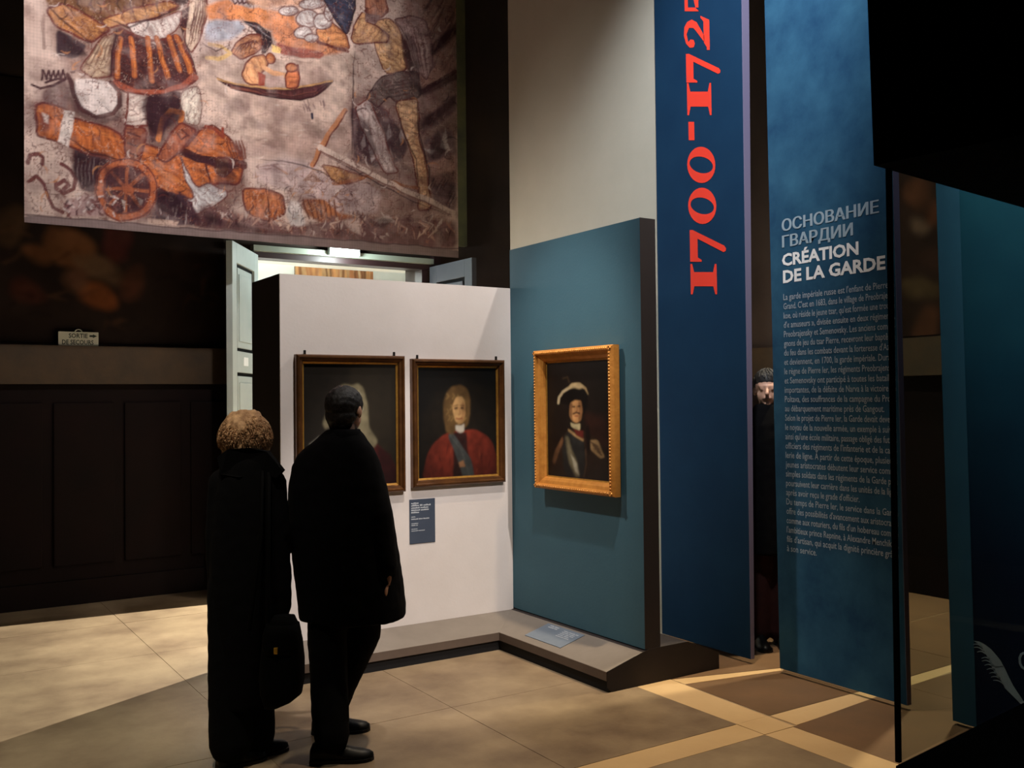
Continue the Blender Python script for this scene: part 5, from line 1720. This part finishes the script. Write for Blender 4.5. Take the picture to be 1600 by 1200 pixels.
def shoe(name, heel, toe, root, shift, material, wd=0.092):
    """a leather shoe: sole, upper rising to the ankle"""
    heel, toe = np.array([*heel, 0.0]), np.array([*toe, 0.0])
    e = toe - heel
    L = np.linalg.norm(e)
    e /= L
    sd = np.array([e[1], -e[0], 0])
    b = B()
    rows = []
    for t, hw, zt in ((0.0, 0.55, .055), (0.04, 0.78, .085), (0.15, .84, .105), (.28, .80, .108), (.42, .82, .088), (.56, .94, .070), (.70, 1.0, .058), (.84, .92, .050), (.94, .66, .042), (1.0, .30, .030)):
        c = heel + e * L * t
        hw = hw * wd / 2
        rows.append([c + sd * hw * math.cos(q) * (1.0 if math.sin(q) < 0.3 else 0.9) + ZV * (0.012 + max(0, math.sin(q)) * (zt - 0.012)) for q in np.linspace(-math.pi, math.pi, 15)[:-1]])
    b.rings(rows)
    up = b.done(name, material, root, True, shift)
    s = B()
    out = []
    for t, hw in ((0.0, .5), (.03, .76), (.15, .86), (.32, .78), (.45, .82), (.62, 1.0), (.75, 1.05), (.88, .92), (.96, .66), (1.0, .3)):
        out.append((heel + e * (L * (t * 1.015 - 0.006)), hw * wd / 2 * 1.06))
    poly = [c + sd * h for c, h in out] + [c - sd * h for c, h in out[::-1]]
    s.prism([p + ZV * 0.001 for p in poly], (0, 0, 0.014))
    s.done('sole', material, up, False, shift)
    return up


def folds(p):
    return 0.010 * mnoise.noise(Vector((p.x * 7, p.y * 7, p.z * 1.6))) + 0.003 * mnoise.noise(p * 22)


def hair_mass(b, c, ax, rx, ry, rz, n, length, rad, low=-0.3, face_gap=0.2, curl=0.02):
    """locks that run over the skull from the crown"""
    for k in range(n):
        th = random.uniform(0.05, 1.0)
        ph = random.uniform(0, 2 * math.pi)
        pts = []
        for j in range(5):
            t = min(1.0, th * 0.75 + j * length)
            ang = t * math.pi * 0.62
            x, y, z = math.sin(ang) * math.cos(ph + 0.16 * j * curl * 10), math.sin(ang) * math.sin(ph + 0.16 * j * curl * 10), math.cos(ang)
            if y > face_gap and z < 0.35:
                break
            rr = 1.0 + random.uniform(-0.03, 0.05)
            pts.append(c + ax[0] * rx * x * rr + ax[1] * ry * y * rr + ax[2] * rz * z * rr)
        if len(pts) >= 3:
            b.tube(pts, list(np.linspace(rad, rad * 0.45, len(pts))), 5)


# ------------------------------------------------------------------ the man
man = Figure(1.876, 4.390)
MB0 = tuple(man.b)
mr = thing('person', MB0, 'standing person with short dark hair in a wide black overcoat, seen from behind', 'person')
hs, hz = man.sil(538.5, 640)
hc = man(hs, 0.02, hz)
faceM = FH * 0.93 + RH * 0.36
b = B()
fd, sdv, axm = add_head(b, hc, faceM, 0.238, 0.165)
# trunk
for s0, z0, s1, z1, r0, r1 in ((0, 1.33, 0, 1.0, .10, .12), (-.05, 1.28, -.05, .95, .09, .10), (.05, 1.28, .05, .95, .09, .10), (-.13, 1.335, .09, 1.34, .048, .048)):
    b.tube([man(s0, 0, z0), man(s1, 0, z1)], [r0, r1], 14)
# right arm hanging, left arm bent in front
b.tube([man(.10, .0, 1.33), man(.165, -.05, 1.10), man(.206, -.085, .84)], [.046, .040, .028], 10)
add_hand(b, man(.210, -.100, .79), (-.08 * RH - .03 * FH - ZV), -RH * 0.9 + FH * 0.1, FH, 1.0)
b.tube([man(-.15, .0, 1.34), man(-.195, .03, 1.10), man(-.10, .22, 1.02)], [.046, .040, .028], 10)
add_hand(b, man(-.07, .235, 1.02), (RH * .9 + FH * .2 - ZV * .1), -FH, ZV, 1.0)
# legs
anA, anB = np.array([1.715, 4.198, .085]), np.array([1.865, 4.560, .085])
b.tube([man(-.085, -.02, .92), man(-.080, -.075, .50), anA], [.075, .050, .036], 12)
b.tube([man(.075, .02, .92), man(.060, .075, .50), anB], [.075, .050, .036], 12)
for an, e in ((anA, np.array([.9, -.43, 0])), (anB, np.array([.93, -.36, 0]))):
    b.tube([an - ZV * .02, an + e * .04 - ZV * .045], [.032, .024], 8)
remesh('body', b, 0.0075, M['skin'], mr, MB0, 2)
# hair: a close cap over the back of the head
b = B()
b.ball(hc + ZV * .026 - fd * .014, .0905, .106, .094, axm)
b.ball(hc - ZV * .030 - fd * .042, .080, .066, .062, axm)
b.ball(hc - ZV * .070 - fd * .050, .062, .040, .040, axm)
remesh('hair', b, 0.006, M['darkhair'], mr, MB0, 2, lambda p: 0.003 * mnoise.noise(p * 50) + 0.002 * mnoise.noise(Vector((p.x * 160, p.y * 160, p.z * 60))))
# overcoat
rows = []
for y, xl, xr, hd in ((671, 509, 562, .062), (680, 500, 570, .085), (690, 489, 577, .105), (700, 475, 585, .118), (712, 463, 592, .125), (730, 455, 598, .135), (760, 450, 606, .145), (800, 449, 614, .155),
                      (860, 456, 624, .170), (910, 462, 632, .185), (945, 466, 636, .195), (966, 468, 637, .200)):
    s0, z = man.sil(xl, y)
    s1, _ = man.sil(xr, y)
    rows.append((s0 + .006, s1 - .006, z, 0.0, hd))
b = loft(man, rows)
b.tube([man(.095, -.01, 1.33), man(.165, -.06, 1.10), man(.205, -.085, .86)], [.068, .066, .060], 14)
b.tube([man(-.145, .0, 1.32), man(-.195, .02, 1.12), man(-.12, .20, 1.03)], [.066, .062, .058], 14)
remesh('overcoat', b, 0.011, M['cloth'], mr, MB0, 3, folds)
# coat collar
b = B()
rg = []
for z, rr, lean in ((1.455, .094, 0), (1.485, .088, 0), (1.512, .082, .0), (1.515, .074, 0), (1.47, .078, 0)):
    rg.append([man(0.0 + hs * .9 + rr * 0.95 * math.cos(q), -.012 + rr * 0.92 * math.sin(q), z) for q in np.arange(20) * 2 * math.pi / 20])
b.rings(rg, False)
b.done('collar', M['cloth'], mr, True, MB0)
# trousers, one mesh with two legs
b = B()
b.tube([man(-.075, -.02, .93), man(-.080, -.075, .50), anA + ZV * .02], [.105, .098, .080], 16)
b.tube([man(.065, .02, .93), man(.060, .075, .50), anB + ZV * .03], [.105, .092, .074], 16)
b.ball(man(-.005, 0, .93), .165, .13, .12, np.array([RH, FH, ZV]))
remesh('trousers', b, 0.010, M['cloth2'], mr, MB0, 2, folds)
shoe('shoe', (1.625, 4.235), (1.885, 4.112), mr, MB0, M['leather'], .105)
shoe('shoe', (1.775, 4.600), (2.035, 4.480), mr, MB0, M['leather'], .105)

# ------------------------------------------------------------------ the woman
wom = Figure(1.380, 4.411)
WB0 = tuple(wom.b)
wr_ = thing('person', WB0, 'standing person with short fluffy blond hair in a long black coat, seen from behind', 'person')
hs, hz = wom.sil(384, 684)
hcw = wom(hs, 0.02, hz - .01)
b = B()
fdw, sdw, axw = add_head(b, hcw, FH * 0.9 + RH * 0.25, 0.222, 0.150)
for s0, z0, s1, z1, r0, r1 in ((0, 1.26, 0, .92, .09, .11), (-.04, 1.22, -.045, .9, .08, .09), (.05, 1.22, .055, .9, .08, .09), (-.09, 1.285, .11, 1.285, .042, .042)):
    b.tube([wom(s0, 0, z0), wom(s1, 0, z1)], [r0, r1], 14)
b.tube([wom(.12, .0, 1.28), wom(.150, -.01, 1.04), wom(.13, .19, .95)], [.042, .036, .025], 10)
add_hand(b, wom(.115, .225, .95), (-RH * .6 + FH * .6 - ZV * .1), -FH, ZV, .9)
b.tube([wom(-.10, .0, 1.28), wom(-.118, -.01, 1.03), wom(-.118, .04, .80)], [.042, .036, .025], 10)
add_hand(b, wom(-.118, .05, .77), -ZV, RH, FH, .9)
anC, anD = wom(-.045, -.05, .08), wom(.030, .07, .08)
b.tube([wom(-.055, 0, .86), wom(-.050, -.03, .46), anC], [.07, .05, .035], 12)
b.tube([wom(.045, .0, .86), wom(.032, .03, .46), anD], [.07, .05, .035], 12)
for an in (anC, anD):
    b.tube([an - ZV * .03, an + RH * .06 + FH * .05 - ZV * .05], [.033, .025], 8)
remesh('body', b, 0.0075, M['skin'], wr_, WB0, 2)
# hair: full rounded bob
b = B()
hh0 = hcw + ZV * .012
b.ball(hh0 + ZV * .020 - fdw * .012, .112, .116, .110, axw)
b.ball(hh0 - ZV * .035 - fdw * .035, .112, .090, .068, axw)
b.ball(hh0 - ZV * .03 - axw[0] * -.050, .058, .075, .088, axw)
b.ball(hh0 - ZV * .04 + axw[0] * -.062, .056, .075, .098, axw)
hm = remesh('hair', b, 0.006, M['blond'], wr_, WB0, 2,
            lambda p: 0.010 * mnoise.noise(p * 19) + 0.006 * mnoise.noise(p * 48) + 0.002 * mnoise.noise(Vector((p.x * 150, p.y * 150, p.z * 60))))
b = B()
for k in range(2600):
    q1, q2 = random.uniform(0, 2 * math.pi), math.acos(random.uniform(-0.75, 1))
    dr = axw[0] * math.cos(q1) * math.sin(q2) + axw[1] * math.sin(q1) * math.sin(q2) + axw[2] * math.cos(q2)
    if axw[1] @ dr > 0.5 and dr[2] < 0.5:
        continue
    p0 = hh0 + ZV * .012 - fdw * .014 + dr * np.array((.106, .106, .104))
    tg = np.cross(dr, np.array([random.uniform(-1, 1), random.uniform(-1, 1), random.uniform(-.4, .4)]))
    tg = tg / np.linalg.norm(tg) - ZV * (0.7 if dr[2] > -0.2 else 0.2)
    p1 = p0 + tg * .012 + dr * .013
    p2 = p0 + tg * .026 + dr * .018
    # a thin three-sided lock
    sdv_ = np.cross(tg, dr)
    sdv_ /= np.linalg.norm(sdv_)
    r_ = []
    for pp_, rr_ in ((p0, .0030), (p1, .0026), (p2, .0008)):
        r_.append([pp_ + sdv_ * rr_, pp_ - sdv_ * rr_, pp_ + dr * rr_])
    b.rings(r_)
o = b.done('locks', M['blond'], hm, True, WB0)
o['kind'] = 'stuff'
rows = []
for y, xl, xr, hd in ((700, 362, 418, .075), (712, 352, 428, .095), (724, 346, 434, .110), (745, 341, 438, .125), (775, 335, 443, .135), (810, 331, 449, .140), (850, 329, 454, .145), (905, 330, 458, .150),
                      (950, 334, 457, .150), (1000, 341, 440, .145), (1050, 343, 430, .14), (1098, 344, 421, .14)):
    s0, z = wom.sil(xl, y)
    s1, _ = wom.sil(xr, y)
    rows.append((s0 + .005, s1 - .005, z, 0.0, hd))
b = loft(wom, rows)
b.tube([wom(.135, .0, 1.28), wom(.165, -.01, 1.05), wom(.14, .17, .96)], [.062, .058, .052], 12)
b.tube([wom(-.105, .0, 1.28), wom(-.118, -.01, 1.03), wom(-.118, .04, .72)], [.060, .058, .052], 12)
remesh('long_coat', b, 0.011, M['cloth'], wr_, WB0, 3, folds)
# turned-up collar with a pointed corner on the right
b = B()
cz = lambda x, y: wom.sil(x, y)
outer = [(350, 712), (368, 700), (400, 698), (424, 704), (434, 716), (447, 734), (438, 745), (420, 738), (385, 742), (356, 738)]
fr, bk = [], []
for x, y in outer:
    s, z = cz(x, y)
    fr.append(wom(s, -.135 + abs(s) * .35, z))
    bk.append(wom(s, -.085 + abs(s) * .35, z))
n = len(outer)
b.add(fr + bk, [tuple(range(n)), tuple(range(2 * n - 1, n - 1, -1))] + [(i, i + n, (i + 1) % n + n, (i + 1) % n) for i in range(n)])
b.done('collar', M['cloth'], wr_, False, WB0)
b = B()
b.tube([wom(-.060, -.01, .82), wom(-.050, -.03, .45), anC + ZV * .02], [.100, .100, .095], 16)
b.tube([wom(.040, .01, .82), wom(.032, .03, .45), anD + ZV * .02], [.100, .095, .090], 16)
remesh('trousers', b, 0.010, M['cloth2'], wr_, WB0, 2, folds)
for an in (anC, anD):
    h_ = an - RH * .05 - FH * .05
    t_ = an + RH * .125 + FH * .10
    shoe('shoe', h_[:2], t_[:2], wr_, WB0, M['leather'], .092)

# her shoulder bag
bagf = Figure(*(wom.b - FH * .225)[:2])
bg = thing('handbag', wom(.150, -.14, .28), 'black shoulder bag with a small brass clasp hanging at the blond person’s side', 'bag')
G0 = tuple(wom(.150, -.14, .28))
rows = []
for y, xl, xr, hd in ((962, 428, 460, .035), (978, 418, 467, .050), (1000, 412, 472, .060), (1030, 408, 475, .066), (1060, 406, 475, .068), (1084, 408, 471, .064), (1096, 412, 456, .055), (1105, 414, 436, .035)):
    s0, z = bagf.sil(xl, y)
    s1, _ = bagf.sil(xr, y)
    rows.append((s0, s1, z, 0.0, hd))
b = loft(bagf, rows, 24, 3.0)
b.done('bag_body', M['softbag'], bg, True, G0)
b = B()
frows = []
for y, xl, xr, hd in ((974, 417, 467, .056), (990, 412, 470, .064), (1008, 411, 471, .069), (1018, 414, 468, .069)):
    s0, z = bagf.sil(xl, y)
    s1, _ = bagf.sil(xr, y)
    frows.append((s0, s1, z, -.002, hd))
loft(bagf, frows, 24, 3.0).done('flap', M['softbag'], bg, True, G0)
s_, z_ = bagf.sil(437.5, 1010)
bevel(B().obox(bagf(s_, -.074, z_), RH * .0085, FH * .005, ZV * .014).done('clasp', M['brass'], bg, False, G0), 0.003)
b = B()
b.tube([wom(.085, -.225, .66), wom(.105, -.205, .85), wom(.125, -.175, 1.05), wom(.120, -.135, 1.30), wom(.095, .0, 1.405), wom(.12, .12, 1.28)], [.010] * 6, 8)
b.tube([wom(.165, -.225, .66), wom(.160, -.205, .85), wom(.155, -.165, 1.05), wom(.145, -.115, 1.30), wom(.115, .0, 1.395)], [.010] * 5, 8)
b.done('strap', M['softbag'], bg, True, G0)

# ------------------------------------------------------------------ third visitor, glimpsed between two banners
thr = Figure(4.93, 4.47)
TB0 = tuple(thr.b)
t3 = thing('person', TB0, 'person in dark clothes glimpsed through the gap between the two blue banners', 'person')
hc3 = thr(0.0, 0, 1.70)
b = B()
f3, sd3, ax3 = add_head(b, hc3, -FH * 0.95 - RH * 0.25, 0.235, 0.16)
for s0, z0, s1, z1, r0, r1 in ((0, 1.38, 0, 1.02, .10, .12), (-.05, 1.34, -.05, .97, .09, .10), (.05, 1.34, .05, .97, .09, .10), (-.12, 1.41, .12, 1.41, .045, .045)):
    b.tube([thr(s0, 0, z0), thr(s1, 0, z1)], [r0, r1], 14)
for s in (-1, 1):
    b.tube([thr(.16 * s, 0, 1.42), thr(.19 * s, 0, 1.12), thr(.20 * s, -.03, .87)], [.045, .040, .028], 10)
    add_hand(b, thr(.20 * s, -.035, .84), -ZV, -RH * s, -FH, 1.0)
    b.tube([thr(.08 * s, 0, .93), thr(.075 * s, -.01, .5), thr(.07 * s, .02, .085)], [.085, .058, .038], 12)
    b.tube([thr(.07 * s, .02, .05), thr(.075 * s, -.09, .035)], [.036, .026], 8)
remesh('body', b, 0.0085, M['skin'], t3, TB0, 2)
b = B()
b.ball(hc3 + ZV * .055 - f3 * .022, .086, .106, .085, ax3)
b.ball(hc3 - ZV * .01 - f3 * .055, .080, .060, .085, ax3)
hair_mass(b, hc3 + ZV * .045 - f3 * .018, ax3, .088, .107, .092, 160, 0.07, 0.006, face_gap=0.5)
b.done('hair', M['darkhair'], t3, True, TB0)
b = loft(thr, [(-.075, .075, 1.60, 0, .075), (-.13, .13, 1.53, 0, .105), (-.205, .205, 1.46, 0, .125), (-.235, .235, 1.36, 0, .14), (-.24, .24, 1.15, 0, .15), (-.24, .24, .9, 0, .16), (-.24, .24, .62, 0, .165)])
remesh('jacket', b, 0.013, M['cloth'], t3, TB0, 3, folds)
b = B()
for s in (-1, 1):
    b.tube([thr(.075 * s, 0, .80), thr(.075 * s, 0, .45), thr(.07 * s, .02, .09)], [.10, .088, .078], 14)
remesh('trousers', b, 0.012, M['maroon'], t3, TB0, 2)
for s in (-1, 1):
    h_, t_ = thr(.07 * s, .07, 0), thr(.08 * s, -.20, 0)
    shoe('shoe', h_[:2], t_[:2], t3, TB0, M['leather'], .10)

# ================================================================== GLASS CASE AT THE RIGHT
vt = thing('display_case', (2.9, 1.2, 0), 'black display case with smoked glass and deep black hood at far right', 'display case')
V0 = np.array((2.9, 1.2, 0.0))
ang = math.radians(7.0)
VC = np.array([2.335, 1.712, 0.0])
EXV = np.array([math.cos(ang), math.sin(ang), 0])
EYV = np.array([math.sin(ang), -math.cos(ang), 0])     # towards the viewer


def vbox(x0, x1, y0, y1, z0, z1):
    c = VC + EXV * (x0 + x1) / 2 + EYV * (y0 + y1) / 2 + ZV * (z0 + z1) / 2
    return B().obox(c, EXV * (x1 - x0) / 2, EYV * (y1 - y0) / 2, ZV * (z1 - z0) / 2)


HZV = 2.30
b = B()
lo = [VC + EXV * a + EYV * c + ZV * HZV for a, c in ((0, 0), (1.9, 0), (1.9, 0.95), (0, 0.95))]
hi = [VC + EXV * a + EYV * c + ZV * 3.15 for a, c in ((-0.018, -.01), (1.92, -.01), (1.92, 0.96), (-0.018, 0.96))]
b.rings([lo, hi])
b.done('hood', M['black'], vt, False, V0)
vbox(0.03, 1.87, 0.02, 0.93, 0.06, 0.615).done('base', M['black'], vt, False, V0)
vbox(0.06, 1.84, 0.05, 0.90, 0.0, 0.061).done('foot', M['black'], vt, False, V0)
for a, c in ((0.066, 0.008), (1.848, 0.008), (0.066, 0.942), (1.848, 0.942)):
    vbox(a - 0.0065, a + 0.0065, c - 0.006, c + 0.007, 0.614, HZV + 0.001).done('post', M['post'], vt, False, V0)
vbox(0.077, 1.836, 0.004, 0.012, 0.616, HZV - 0.001).done('glass_pane', M['glass'], vt, False, V0)
vbox(0.060, 0.068, 0.020, 0.930, 0.616, HZV - 0.001).done('glass_pane', M['glass'], vt, False, V0)
